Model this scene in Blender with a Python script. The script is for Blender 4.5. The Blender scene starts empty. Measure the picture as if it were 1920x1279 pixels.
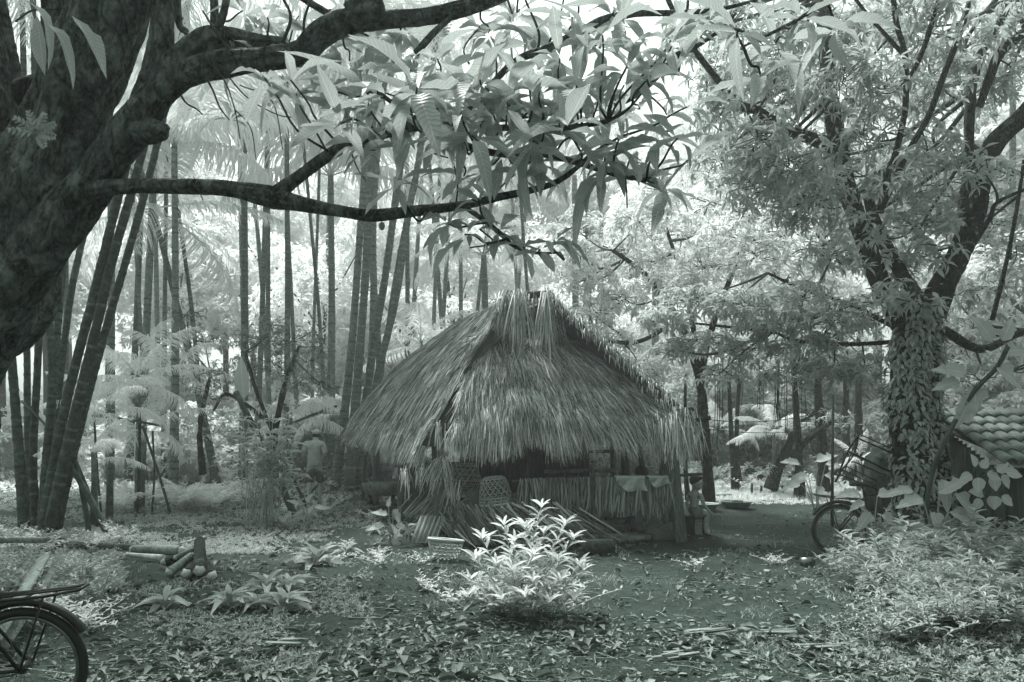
import bpy, math, random
import numpy as np
from mathutils import Vector, Matrix

# ---------------------------------------------------------------- camera, sky, sun, exposure
F, HZ, CH = 1400.0, 815.0, 1.53            # focal length and horizon in photo pixels, eye height in metres
scn = bpy.context.scene
cam = bpy.data.objects.new('camera', bpy.data.cameras.new('camera'))
scn.collection.objects.link(cam); scn.camera = cam
cam.location = (0, 0, CH); cam.rotation_euler = (math.radians(90), 0, 0)
cam.data.sensor_width = 36; cam.data.lens = F/1920*36
cam.data.shift_y = (HZ-639.5)/1920
cam.data.clip_start = 0.05; cam.data.clip_end = 600

SUN_EL, SUN_AZ = 58, -28                   # degrees; azimuth measured from +Y towards +X
w = bpy.data.worlds.new('World'); scn.world = w; w.use_nodes = True
nt = w.node_tree; nt.nodes.clear()
sky = nt.nodes.new('ShaderNodeTexSky'); sky.sky_type = 'NISHITA'; sky.sun_disc = False
sky.sun_elevation = math.radians(SUN_EL); sky.sun_rotation = math.radians(SUN_AZ)
sky.air_density = 1.6; sky.dust_density = 6.0; sky.ozone_density = 1.0
bw = nt.nodes.new('ShaderNodeRGBToBW')     # the photograph is monochrome
tint = nt.nodes.new('ShaderNodeVectorMath'); tint.operation = 'MULTIPLY'; tint.inputs[1].default_value = (0.88, 1.0, 0.945)
bg = nt.nodes.new('ShaderNodeBackground'); bg.inputs[1].default_value = 0.15
out = nt.nodes.new('ShaderNodeOutputWorld')
nt.links.new(sky.outputs[0], bw.inputs[0]); nt.links.new(bw.outputs[0], tint.inputs[0])
nt.links.new(tint.outputs[0], bg.inputs[0]); nt.links.new(bg.outputs[0], out.inputs[0])

sl = bpy.data.lights.new('sun', 'SUN'); sl.energy = 4.6; sl.angle = math.radians(11); sl.color = (0.99, 1.0, 0.97)
so = bpy.data.objects.new('sun', sl); scn.collection.objects.link(so)
el, az = math.radians(SUN_EL), math.radians(SUN_AZ)
so.rotation_euler = Vector((math.sin(az)*math.cos(el), math.cos(az)*math.cos(el), math.sin(el))).to_track_quat('Z', 'Y').to_euler()
so.location = (0, 0, 40)

scn.view_settings.view_transform = 'Standard'; scn.view_settings.look = 'None'
scn.view_settings.gamma = 1; scn.view_settings.use_curve_mapping = False
scn.view_settings.exposure = 0.74
scn.render.engine = 'CYCLES'
scn.cycles.max_bounces = 6; scn.cycles.diffuse_bounces = 4; scn.cycles.transmission_bounces = 4
scn.cycles.glossy_bounces = 2; scn.cycles.volume_bounces = 0; scn.cycles.caustics_reflective = False; scn.cycles.caustics_refractive = False
HAZE = 0.0031

# ---------------------------------------------------------------- helpers
RN = random.Random(11); NR = np.random.default_rng(11)
C = scn.collection
A = np.array
def U(a, b): return RN.uniform(a, b)
def P(px, py, D): return A([(px-960)*D/F, D, CH+(HZ-py)*D/F])
def G(px, py, z=0.0):
    D = (CH-z)*F/(py-HZ); return P(px, py, D)
def nrm(v): 
    v = np.asarray(v, float); return v/(np.linalg.norm(v, axis=-1, keepdims=True)+1e-12)
def tone(v): return (v**1.13, v, v**1.06, 1.0)
UP = A([0., 0., 1.])

def vnoise(x, y, s, seed=0):
    x = np.asarray(x, float)/s; y = np.asarray(y, float)/s
    xi = np.floor(x); yi = np.floor(y); fx = x-xi; fy = y-yi
    fx = fx*fx*(3-2*fx); fy = fy*fy*(3-2*fy)
    def h(a, b):
        t = np.sin(a*127.1+b*311.7+seed*74.7)*43758.5453; return t-np.floor(t)
    return (h(xi, yi)*(1-fx)+h(xi+1, yi)*fx)*(1-fy)+(h(xi, yi+1)*(1-fx)+h(xi+1, yi+1)*fx)*fy
def gh(x, y):
    return (vnoise(x, y, 1.7, 1)-.5)*0.06+(vnoise(x, y, .45, 2)-.5)*0.03-0.015

class MB:
    def __init__(s): s.V = []; s.Q = []; s.T = []; s.r = []; s.uv = []; s.n = 0
    def add(s, v, q=None, t=None, r=0.5, uv=None):
        v = np.asarray(v, float).reshape(-1, 3)
        if q is not None and len(q): s.Q.append(np.asarray(q, int)+s.n)
        if t is not None and len(t): s.T.append(np.asarray(t, int)+s.n)
        s.r.append(np.full(len(v), r) if np.isscalar(r) else np.asarray(r, float)); s.uv.append(np.zeros((len(v), 2)) if uv is None else uv); s.V.append(v); s.n += len(v)
    def inst(s, tpl, O, X, Z, L, W, r=None):
        """copies of a leaf shape: along X, facing Z, length L, width W"""
        tv, tq, tt = tpl; O = np.asarray(O, float).reshape(-1, 3); k = len(O)
        if k == 0: return
        X = nrm(np.broadcast_to(X, (k, 3))); Z = np.broadcast_to(Z, (k, 3)).astype(float)
        Y = nrm(np.cross(Z, X)); Z = np.cross(X, Y)
        L = np.broadcast_to(L, (k,)); W = np.broadcast_to(W, (k,))
        v = (O[:, None]+tv[None, :, 0, None]*X[:, None]*L[:, None, None]+tv[None, :, 1, None]*Y[:, None]*W[:, None, None]
             + tv[None, :, 2, None]*Z[:, None]*L[:, None, None])
        m = len(tv); off = (np.arange(k)*m)[:, None, None]
        q = (tq[None]+off).reshape(-1, 4) if len(tq) else None
        t = (tt[None]+off).reshape(-1, 3) if len(tt) else None
        if r is None: r = NR.random(k)
        s.add(v.reshape(-1, 3), q, t, np.repeat(r, m), np.tile(tv[:, :2]*A([1, 2.]), (k, 1)))
    def tube(s, pts, rad, seg=8, r=0.5, cap=True, wob=0.0, flat=1.0, ridge=0.0):
        p = np.asarray(pts, float); n = len(p)
        rad = np.broadcast_to(np.asarray(rad, float), (n,))
        t = np.gradient(p, axis=0); t = nrm(t)
        a = A([0, 0, 1.]) if abs(t[0][2]) < .9 else A([1., 0, 0])
        u = nrm(np.cross(t[0], a)); us = []
        for i in range(n):
            u = u-t[i]*np.dot(u, t[i]); u = nrm(u); us.append(u)
        us = A(us); vs = np.cross(t, us)
        an = np.linspace(0, 2*math.pi, seg, endpoint=False)
        rr = rad[:, None]*np.ones(seg)[None]
        if wob:
            rr = rr*(1+wob*(vnoise(np.cos(an)[None]*2+p[:, 2:3]*1.5, np.sin(an)[None]*2+p[:, 0:1]*2, .6, 5)-.5)*2)
        if ridge:
            Lc = np.concatenate([[0], np.cumsum(np.linalg.norm(np.diff(p, axis=0), axis=1))])[:, None]; rm = float(rad.mean()); am = np.minimum(an, 2*math.pi-an)[None]
            w1 = vnoise(Lc/.3+0*am, am*2, 1, 12)*1.2
            f1 = np.abs(vnoise(am*rm/.022+w1, Lc/.10+0*am, 1, 13)-.5)*2; f2 = np.abs(vnoise(am*rm/.009+w1, Lc/.035+0*am, 1, 14)-.5)*2; f3 = vnoise(am*rm/.12+0*Lc, Lc/.22+0*am, 1, 15)
            rr = rr+ridge*np.minimum(rad[:, None]/.10, 1)*(np.sqrt(f1)*.9+np.sqrt(f2)*.5+f3*1.8-1.6)
        v = p[:, None]+rr[..., None]*(np.cos(an)[None, :, None]*us[:, None]+flat*np.sin(an)[None, :, None]*vs[:, None])
        v = v.reshape(-1, 3)
        i = np.arange(n-1)[:, None]*seg; j = np.arange(seg)[None]; j2 = (j+1) % seg
        q = np.stack([i+j, i+j2, i+seg+j2, i+seg+j], -1).reshape(-1, 4)
        T = []
        if cap:
            v = np.vstack([v, p[0], p[-1]]); b = n*seg
            T = [(b, (k+1) % seg, k) for k in range(seg)]+[(b+1, (n-1)*seg+k, (n-1)*seg+(k+1) % seg) for k in range(seg)]
        s.add(v, q, T, r)
    def box(s, c, size, M=None, r=0.5, bev=0.0):
        h = A(size)/2; b = min(bev, h.min()*.9)
        v = A([(x, y, z) for z in (-1, 1) for y in (-1, 1) for x in (-1, 1)], float)*h
        q = [(0, 2, 3, 1), (4, 5, 7, 6), (0, 1, 5, 4), (1, 3, 7, 5), (3, 2, 6, 7), (2, 0, 4, 6)]
        if M is not None: v = v@np.asarray(M, float).T
        s.add(v+A(c), q, None, r)
    def beam(s, a, b, w, h, up=UP, r=0.5):
        """a rectangular bar from a to b"""
        a = A(a, float); b = A(b, float); x = nrm(b-a); y = nrm(np.cross(up, x)); z = np.cross(x, y)
        s.box((a+b)/2, (np.linalg.norm(b-a), w, h), np.stack([x, y, z], 1), r)
    def build(s, name, mat, parent=None, smooth=True, **kw):
        V = np.vstack(s.V)
        if parent is not None: V = V-org(parent)
        me = bpy.data.meshes.new(name)
        me.vertices.add(len(V)); me.vertices.foreach_set('co', V.astype(np.float32).ravel())
        Q = np.vstack(s.Q) if s.Q else np.zeros((0, 4), int); T = np.vstack(s.T) if s.T else np.zeros((0, 3), int)
        me.loops.add(Q.size+T.size); me.loops.foreach_set('vertex_index', np.concatenate([Q.ravel(), T.ravel()]).astype(np.int32))
        me.polygons.add(len(Q)+len(T))
        ls = np.concatenate([np.arange(len(Q))*4, Q.size+np.arange(len(T))*3]).astype(np.int32)
        me.polygons.foreach_set('loop_start', ls)
        me.update(calc_edges=True)
        if smooth: me.polygons.foreach_set('use_smooth', np.ones(len(ls), bool))
        at = me.attributes.new('rnd', 'FLOAT', 'POINT'); at.data.foreach_set('value', np.concatenate(s.r).astype(np.float32))
        if any(u.any() for u in s.uv):
            u3 = np.hstack([np.vstack(s.uv), np.zeros((len(V), 1))]); a3 = me.attributes.new('luv', 'FLOAT_VECTOR', 'POINT'); a3.data.foreach_set('vector', u3.astype(np.float32).ravel())
        me.materials.append(mat)
        o = bpy.data.objects.new(name, me); C.objects.link(o)
        if parent is not None: o.parent = parent
        for k, v in kw.items(): o[k] = v
        return o
def org(o):
    l = A([0., 0., 0.])
    while o is not None: l = l+A(o.location); o = o.parent
    return l
def thing(name, label, cat, loc=(0, 0, 0), group=None):
    o = bpy.data.objects.new(name, None); C.objects.link(o); o.location = tuple(loc); o.empty_display_size = .1
    o['label'] = label; o['category'] = cat
    if group: o['group'] = group
    return o
def tag(o, label, cat, group=None):
    o['label'] = label; o['category'] = cat
    if group: o['group'] = group
    return o
def place(me, name, loc, M, parent=None, scale=1.0):
    o = bpy.data.objects.new(name, me); C.objects.link(o)
    m = Matrix([list(map(float, row)) for row in M]).to_4x4()
    if not np.isscalar(scale): m = m@Matrix.Diagonal((*scale, 1))
    else: m = m@Matrix.Scale(scale, 4)
    l = A(loc, float)-(org(parent) if parent is not None else 0)
    m.translation = Vector(l.tolist()); 
    if parent is not None: o.parent = parent
    o.matrix_local = m
    return o
def copy_tree(o, parent=None):
    c = o.copy(); C.objects.link(c)
    if parent is not None: c.parent = parent
    for ch in [x for x in o.children]: copy_tree(ch, c)
    return c
def basis(X, Z=UP):
    X = nrm(X); Y = nrm(np.cross(Z, X)); Z = np.cross(X, Y); return np.stack([X, Y, Z], 1)
def cr(pts, n=6):
    """smooth curve through points (rows may carry a radius as 4th value)"""
    p = A(pts, float); p = np.vstack([2*p[0]-p[1], p, 2*p[-1]-p[-2]]); o = []
    for i in range(1, len(p)-2):
        for k in range(n):
            t = k/n
            o.append(.5*((2*p[i])+(-p[i-1]+p[i+1])*t+(2*p[i-1]-5*p[i]+4*p[i+1]-p[i+2])*t*t+(-p[i-1]+3*p[i]-3*p[i+1]+p[i+2])*t**3))
    o.append(p[-2]); return A(o)
def limb(rows, n=6):
    """rows of (px, py, D, width_px) -> points, radii"""
    pts = [list(P(a, b, d))+[wd*d/F/2] for a, b, d, wd in rows]
    c = cr(pts, n); return c[:, :3], np.maximum(c[:, 3], .002)

# ---------------------------------------------------------------- materials
def mat_base(name):
    m = bpy.data.materials.new(name); m.use_nodes = True; t = m.node_tree; t.nodes.clear()
    o = t.nodes.new('ShaderNodeOutputMaterial'); return m, t, o
def nd(t, typ, ins=None, **kw):
    n = t.nodes.new(typ)
    for k, v in kw.items(): setattr(n, k, v)
    for k, v in (ins or {}).items():
        if isinstance(v, bpy.types.NodeSocket): t.links.new(v, n.inputs[k])
        else: n.inputs[k].default_value = v
    return n
def ramp(t, fac, stops):
    r = nd(t, 'ShaderNodeValToRGB', {0: fac}); e = r.color_ramp.elements
    while len(e) < len(stops): e.new(.5)
    for k, (p, v) in enumerate(stops): e[k].position = p; e[k].color = tone(v) if np.isscalar(v) else v
    return r.outputs[0]
def coords(t, scale=(1, 1, 1)):
    tc = nd(t, 'ShaderNodeTexCoord'); mp = nd(t, 'ShaderNodeMapping', {0: tc.outputs['Object']}); mp.inputs['Scale'].default_value = scale
    return mp.outputs[0]
def noise(t, vec, sc, det=3, rough=.6): return nd(t, 'ShaderNodeTexNoise', {'Vector': vec, 'Scale': sc, 'Detail': det, 'Roughness': rough}).outputs[0]
def leafmat(name, lo, hi, trans=.35, rough=.55, spots=False, nscale=9, objrnd=False, spec=.3, veins=False):
    m, t, o = mat_base(name); v = coords(t)
    at = nd(t, 'ShaderNodeAttribute', attribute_name='rnd').outputs['Fac']
    if objrnd: at = nd(t, 'ShaderNodeObjectInfo').outputs['Random']
    n = noise(t, v, nscale, 3)
    f = nd(t, 'ShaderNodeMath', {0: at, 1: nd(t, 'ShaderNodeMath', {0: n, 1: .7}, operation='MULTIPLY').outputs[0]}, operation='ADD').outputs[0]
    f = nd(t, 'ShaderNodeMath', {0: f, 1: .6}, operation='MULTIPLY').outputs[0]
    col = ramp(t, f, [(0.05, lo), (.95, hi)])
    if spots:
        sp = nd(t, 'ShaderNodeTexVoronoi', {'Vector': v, 'Scale': 130.0}).outputs[0]
        big = noise(t, v, 30, 2)
        k = nd(t, 'ShaderNodeMath', {0: sp, 1: nd(t, 'ShaderNodeMath', {0: big, 1: .42}, operation='MULTIPLY').outputs[0]}, operation='LESS_THAN').outputs[0]
        k = nd(t, 'ShaderNodeMath', {0: k, 1: .6}, operation='MULTIPLY').outputs[0]
        col = nd(t, 'ShaderNodeMix', {0: k, 6: col, 7: tone(lo*.35)}, data_type='RGBA').outputs[2]
    hgt = noise(t, v, 55, 2)
    if veins:
        sx = nd(t, 'ShaderNodeSeparateXYZ', {0: nd(t, 'ShaderNodeAttribute', attribute_name='luv').outputs['Vector']})
        mt = lambda op, x, y=0.0: nd(t, 'ShaderNodeMath', {0: x, 1: y}, operation=op).outputs[0]
        av = mt('ABSOLUTE', sx.outputs[1]); mid = mt('LESS_THAN', av, .05)
        s1 = mt('SINE', mt('MULTIPLY', mt('SUBTRACT', sx.outputs[0], mt('MULTIPLY', av, .16)), 95.)); sv = mt('MULTIPLY', mt('GREATER_THAN', s1, .86), .35)
        k = mt('MAXIMUM', mt('MULTIPLY', mid, .55), sv); hgt = mt('ADD', hgt, mt('MULTIPLY', s1, .5))
        col = nd(t, 'ShaderNodeMix', {0: k, 6: col, 7: tone(min(hi*1.35, .9))}, data_type='RGBA').outputs[2]
    p = nd(t, 'ShaderNodeBsdfPrincipled', {'Base Color': col, 'Roughness': rough, 'Specular IOR Level': spec})
    bp = nd(t, 'ShaderNodeBump', {'Height': hgt, 'Strength': .35, 'Distance': .01}); t.links.new(bp.outputs[0], p.inputs['Normal'])
    tr = nd(t, 'ShaderNodeBsdfTranslucent', {0: col})
    mx = nd(t, 'ShaderNodeMixShader', {0: trans, 1: p.outputs[0], 2: tr.outputs[0]}); t.links.new(mx.outputs[0], o.inputs[0])
    return m
def woodmat(name, lo, hi, sc=6, stretch=(1, 1, .25), bump=.6, lichen=0, dist=.03, rough=.85, rnd=0, crack=0):
    m, t, o = mat_base(name); v = coords(t, stretch)
    n = noise(t, v, sc, 8, .72); nf = noise(t, v, sc*5, 4, .75)
    n = nd(t, 'ShaderNodeMath', {0: n, 1: nd(t, 'ShaderNodeMath', {0: nd(t, 'ShaderNodeMath', {0: nf, 1: .5}, operation='SUBTRACT').outputs[0], 1: .55}, operation='MULTIPLY').outputs[0]}, operation='ADD').outputs[0]; col = ramp(t, n, [(.36, lo), (.66, hi)])
    vo = nd(t, 'ShaderNodeTexVoronoi', {'Vector': v, 'Scale': sc*2.2}, feature='DISTANCE_TO_EDGE').outputs[0]
    h = nd(t, 'ShaderNodeMath', {0: n, 1: nd(t, 'ShaderNodeMath', {0: vo, 1: .35}, operation='MINIMUM').outputs[0]}, operation='ADD').outputs[0]
    if crack:
        wv_ = nd(t, 'ShaderNodeVectorMath', {0: v, 1: nd(t, 'ShaderNodeVectorMath', {0: nd(t, 'ShaderNodeTexNoise', {'Vector': v, 'Scale': 5.0, 'Detail': 3.0}).outputs[1], 1: (.6, .6, .6)}, operation='MULTIPLY').outputs[0]}, operation='ADD').outputs[0]
        ck = nd(t, 'ShaderNodeTexVoronoi', {'Vector': wv_, 'Scale': crack}, feature='DISTANCE_TO_EDGE').outputs[0]
        ck = nd(t, 'ShaderNodeMapRange', {0: ck, 1: .0, 2: .22, 3: .45, 4: 1.}).outputs[0]
        col = nd(t, 'ShaderNodeMix', {0: ck, 6: tone(lo*.5), 7: col}, data_type='RGBA').outputs[2]; h = nd(t, 'ShaderNodeMath', {0: h, 1: ck}, operation='ADD').outputs[0]
    if lichen:
        v2 = coords(t); l = noise(t, v2, 4.5, 5, .7); k = nd(t, 'ShaderNodeMapRange', {0: l, 1: .56, 2: .64, 3: 0., 4: .55}).outputs[0]
        col = nd(t, 'ShaderNodeMix', {0: k, 6: col, 7: tone(lichen)}, data_type='RGBA').outputs[2]
    if rnd:
        at = nd(t, 'ShaderNodeAttribute', attribute_name='rnd').outputs['Fac']
        k = nd(t, 'ShaderNodeMapRange', {0: at, 1: 0., 2: 1., 3: 1-rnd, 4: 1+rnd}).outputs[0]
        col = nd(t, 'ShaderNodeVectorMath', {0: col, 1: nd(t, 'ShaderNodeCombineXYZ', {0: k, 1: k, 2: k}).outputs[0]}, operation='MULTIPLY').outputs[0]
    p = nd(t, 'ShaderNodeBsdfPrincipled', {'Base Color': col, 'Roughness': rough, 'Specular IOR Level': .25})
    bp = nd(t, 'ShaderNodeBump', {'Height': h, 'Strength': bump, 'Distance': dist}); t.links.new(bp.outputs[0], p.inputs['Normal'])
    t.links.new(p.outputs[0], o.inputs[0]); return m
def straw(name, lo, hi):
    m, t, o = mat_base(name); v = coords(t)
    at = nd(t, 'ShaderNodeAttribute', attribute_name='rnd').outputs['Fac']
    f = nd(t, 'ShaderNodeMath', {0: at, 1: noise(t, v, 1.6, 3)}, operation='MULTIPLY').outputs[0]
    col = ramp(t, f, [(.03, lo), (.5, hi)])
    p = nd(t, 'ShaderNodeBsdfPrincipled', {'Base Color': col, 'Roughness': .6, 'Specular IOR Level': .3})
    t.links.new(p.outputs[0], o.inputs[0]); return m
def flatmat(name, lo, hi=None, rough=.6, metal=0, sc=12, bump=.2, dist=.01, spec=.4):
    m, t, o = mat_base(name); v = coords(t); n = noise(t, v, sc, 4); col = ramp(t, n, [(.3, lo), (.7, hi if hi else lo*1.3)])
    p = nd(t, 'ShaderNodeBsdfPrincipled', {'Base Color': col, 'Roughness': rough, 'Metallic': metal, 'Specular IOR Level': spec})
    bp = nd(t, 'ShaderNodeBump', {'Height': n, 'Strength': bump, 'Distance': dist}); t.links.new(bp.outputs[0], p.inputs['Normal'])
    t.links.new(p.outputs[0], o.inputs[0]); return m

M = dict(
    mango=leafmat('mango_leaf', .40, .60, .38, .5, spots=True, veins=True),
    tree=leafmat('tree_leaf', .36, .66, .35),
    bright=leafmat('bright_leaf', .62, .88, .4),
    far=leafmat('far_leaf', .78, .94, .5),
    palm=leafmat('palm_leaf', .74, .93, .5),
    herb=leafmat('herb_leaf', .36, .64, .3, objrnd=True, veins=True), rosette=leafmat('rosette_leaf', .26, .52, .3, objrnd=True, veins=True),
    weed=leafmat('weed_leaf', .22, .54, .3),
    dull=leafmat('dull_leaf', .22, .42, .3),
    creeper=leafmat('creeper_leaf', .26, .5, .25, objrnd=True),
    creeper2=leafmat('creeper_leaf_small', .26, .5, .25),
    litter=leafmat('dry_leaf', .04, .28, .05, .7, nscale=14),
    litter2=leafmat('fallen_leaf', .07, .36, .05, .7, nscale=14, objrnd=True, veins=True),
    bark=woodmat('mango_bark', .045, .33, 11, (1, 1, .5), 1.0, .42, .06, crack=7),
    bark2=woodmat('dark_bark', .012, .075, 13, (1, 1, .5), 1.0, .17, .04, crack=12),
    twig=woodmat('twig_bark', .035, .10, 14, (1, 1, .3), .5),
    palmstem2=woodmat('darker_palmstem', .035, .13, 12, (1.2, 1.2, 1.2), .7, .2, .02, rnd=.35), screen=straw('eave_shade_straw', .03, .42),  # screen straw is thatch darkened for the shade under the eave
    palmstem=woodmat('palm_stem', .09, .27, 12, (1.2, 1.2, 1.2), .7, .2, .02, rnd=.3),
    post=woodmat('weathered_post', .07, .2, 9, (2, 2, .3), .8),
    pole=woodmat('dark_pole', .03, .09, 9, (1, 1, .5), .6),
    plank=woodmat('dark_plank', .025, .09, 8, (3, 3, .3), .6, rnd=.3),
    pale=woodmat('pale_wood', .3, .6, 10, (1, 1, .4), .4),
    board=woodmat('grey_board', .12, .3, 10, (1, 1, .4), .5),
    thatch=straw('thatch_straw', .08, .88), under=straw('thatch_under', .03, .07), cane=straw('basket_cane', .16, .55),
    clay=flatmat('dark_clay', .035, .09, .9, sc=9, bump=.5, dist=.03), tile=flatmat('roof_tile', .09, .29, .85, sc=7, bump=.4),
    iron=flatmat('black_iron', .008, .02, .45), rubber=flatmat('tyre_rubber', .012, .02, .7), steel=flatmat('dull_steel', .15, .3, .4, .8),
    pan=flatmat('worn_aluminium', .3, .55, .45, .15), sack=flatmat('woven_sack', .10, .2, .9, sc=30, bump=.5),
    cloth=flatmat('grey_cloth', .28, .40, .95, sc=14, bump=.6), skin=flatmat('skin', .30, .42, .6, sc=20, bump=.05),
    shirt=flatmat('shirt', .32, .46, .9, sc=9, bump=1.0, dist=.04), shorts=flatmat('shorts', .06, .11, .9, sc=12, bump=1.0, dist=.03), hair=flatmat('hair', .006, .012, .6, sc=60, bump=.5),
    cap=flatmat('cap', .3, .45, .9, sc=30), boyshorts=flatmat('boy_shorts', .13, .22, .9, sc=10))

# leaf shapes: x along, y half width, z relief
def leaf_tpl(n, droop=.18, fold=.12, peak=.45, wav=0.0, tipw=0.0, seed=1, curl=0.0):
    r = random.Random(seed); v = [(0, 0, 0)]; q = []; t = []
    for i in range(1, n):
        x = i/n; w_ = (math.sin(math.pi*x**(math.log(.5)/math.log(peak)))**.85)*.5+tipw
        z = -droop*x*x+curl*math.sin(3*x)
        dl = wav*r.uniform(-1, 1); dr = wav*r.uniform(-1, 1)
        v += [(x, w_*(1+dl*.4), z+fold*w_+dl*.10), (x, 0, z), (x, -w_*(1+dr*.4), z+fold*w_+dr*.10)]
    v.append((1, 0, -droop+curl*math.sin(3)))
    t += [(0, 2, 1), (0, 3, 2)]
    for i in range(n-2):
        b = 1+3*i; q += [(b, b+1, b+4, b+3), (b+1, b+2, b+5, b+4)]
    b = 1+3*(n-2); e = len(v)-1; t += [(b, b+1, e), (b+1, b+2, e)]
    return A(v, float), A(q, int).reshape(-1, 4), A(t, int)
LF3 = [leaf_tpl(3, d, .25, seed=k) for k, d in enumerate((.1, .28, .45))]
LF2 = [leaf_tpl(2, d, .3, .5) for d in (.15, .35)]
LF6 = [leaf_tpl(8, d, .16, .5, wav=.35, seed=k+3, curl=c) for k, (d, c) in enumerate(((.12, .0), (.25, .04), (.40, .05), (.2, -.03), (.55, .08)))]
LIT = [leaf_tpl(4, d, f, .45, wav=.9, seed=k+9) for k, (d, f) in enumerate(((-.2, .5), (.15, .6), (.3, -.4), (-.1, .2)))]

def rand_dirs(k, up=0.0, spread=1.0):
    d = NR.normal(size=(k, 3)); d[:, 2] = d[:, 2]*spread+up; return nrm(d)
def whorl_leaves(mb, Cn, k, L, W, elev=(-35, 45), tpls=LF3, ax=None, jit=.25):
    Cn = np.asarray(Cn, float).reshape(-1, 3); n = len(Cn)
    if n == 0: return
    ax = nrm(ax if ax is not None else rand_dirs(n, 1.6))
    a0 = NR.random(n)*6.28
    ref = nrm(np.cross(ax, NR.normal(size=(n, 3)))); bi = np.cross(ax, ref)
    th = a0[:, None]+np.arange(k)[None]*(2*math.pi*.382)+NR.normal(size=(n, k))*jit
    e = np.radians(NR.uniform(elev[0], elev[1], (n, k)))
    d = np.cos(e)[..., None]*(np.cos(th)[..., None]*ref[:, None]+np.sin(th)[..., None]*bi[:, None])+np.sin(e)[..., None]*ax[:, None]
    d = d.reshape(-1, 3); O = np.repeat(Cn, k, 0)+NR.normal(size=(n*k, 3))*L*.06
    ll = L*NR.uniform(.65, 1.15, n*k); ti = NR.integers(0, len(tpls), n*k)
    Z = UP+NR.normal(size=(n*k, 3))*.35+d*.0
    rr = np.clip(np.repeat(NR.random(n), k)*.6+NR.random(n*k)*.4, 0, 1)
    for j, tp in enumerate(tpls):
        s_ = ti == j; mb.inst(tp, O[s_], d[s_], Z[s_], ll[s_], ll[s_]*W, rr[s_])
def ellip(n, c, r, shell=.5):
    d = rand_dirs(n); q = (shell+(1-shell)*NR.random(n))**.6; return A(c)+d*A(r)*q[:, None]
# ---------------------------------------------------------------- ground and air
def build_ground():
    def axis(lo, hi, n, c, p=2.4):
        t = np.linspace(-1, 1, n); s_ = np.sign(t)*np.abs(t)**p
        return np.where(s_ < 0, c+(c-lo)*s_, c+(hi-c)*s_)
    xs = axis(-118, 118, 240, 0); ys = axis(-60, 140, 240, 7)
    X, Y = np.meshgrid(xs, ys); Z = gh(X, Y)
    v = np.stack([X, Y, Z], -1).reshape(-1, 3); n = 240
    i = np.arange(n-1)[:, None]*n+np.arange(n-1)[None]
    q = np.stack([i, i+1, i+n+1, i+n], -1).reshape(-1, 4)
    mb = MB(); mb.add(v, q)
    m, t, o = mat_base('trodden_soil'); vec = coords(t)
    n1 = noise(t, vec, .7, 5, .6); n2 = noise(t, vec, 9, 6, .7); n3 = noise(t, vec, 60, 3, .7)
    s1 = nd(t, 'ShaderNodeMath', {0: n1, 1: n2}, operation='ADD').outputs[0]
    s1 = nd(t, 'ShaderNodeMath', {0: s1, 1: nd(t, 'ShaderNodeMath', {0: n3, 1: .5}, operation='MULTIPLY').outputs[0]}, operation='ADD').outputs[0]
    s1 = nd(t, 'ShaderNodeMath', {0: s1, 1: .42}, operation='MULTIPLY').outputs[0]
    col = ramp(t, s1, [(.36, .012), (.5, .032), (.66, .068)])
    p = nd(t, 'ShaderNodeBsdfPrincipled', {'Base Color': col, 'Roughness': .95, 'Specular IOR Level': .15})
    bp = nd(t, 'ShaderNodeBump', {'Height': s1, 'Strength': .9, 'Distance': .06}); t.links.new(bp.outputs[0], p.inputs['Normal'])
    t.links.new(p.outputs[0], o.inputs[0])
    return mb.build('ground', m, kind='structure')
ground = build_ground()

def build_haze():
    mb = MB(); mb.box((0, 40, 14), (250, 215, 32)); m, t, o = mat_base('haze')
    v = nd(t, 'ShaderNodeVolumePrincipled', {'Color': (.97, 1, .985, 1), 'Density': HAZE, 'Anisotropy': .3}); t.links.new(v.outputs[0], o.inputs['Volume'])
    return mb.build('haze', m, smooth=False, kind='stuff')
if HAZE > 0: build_haze()

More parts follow.
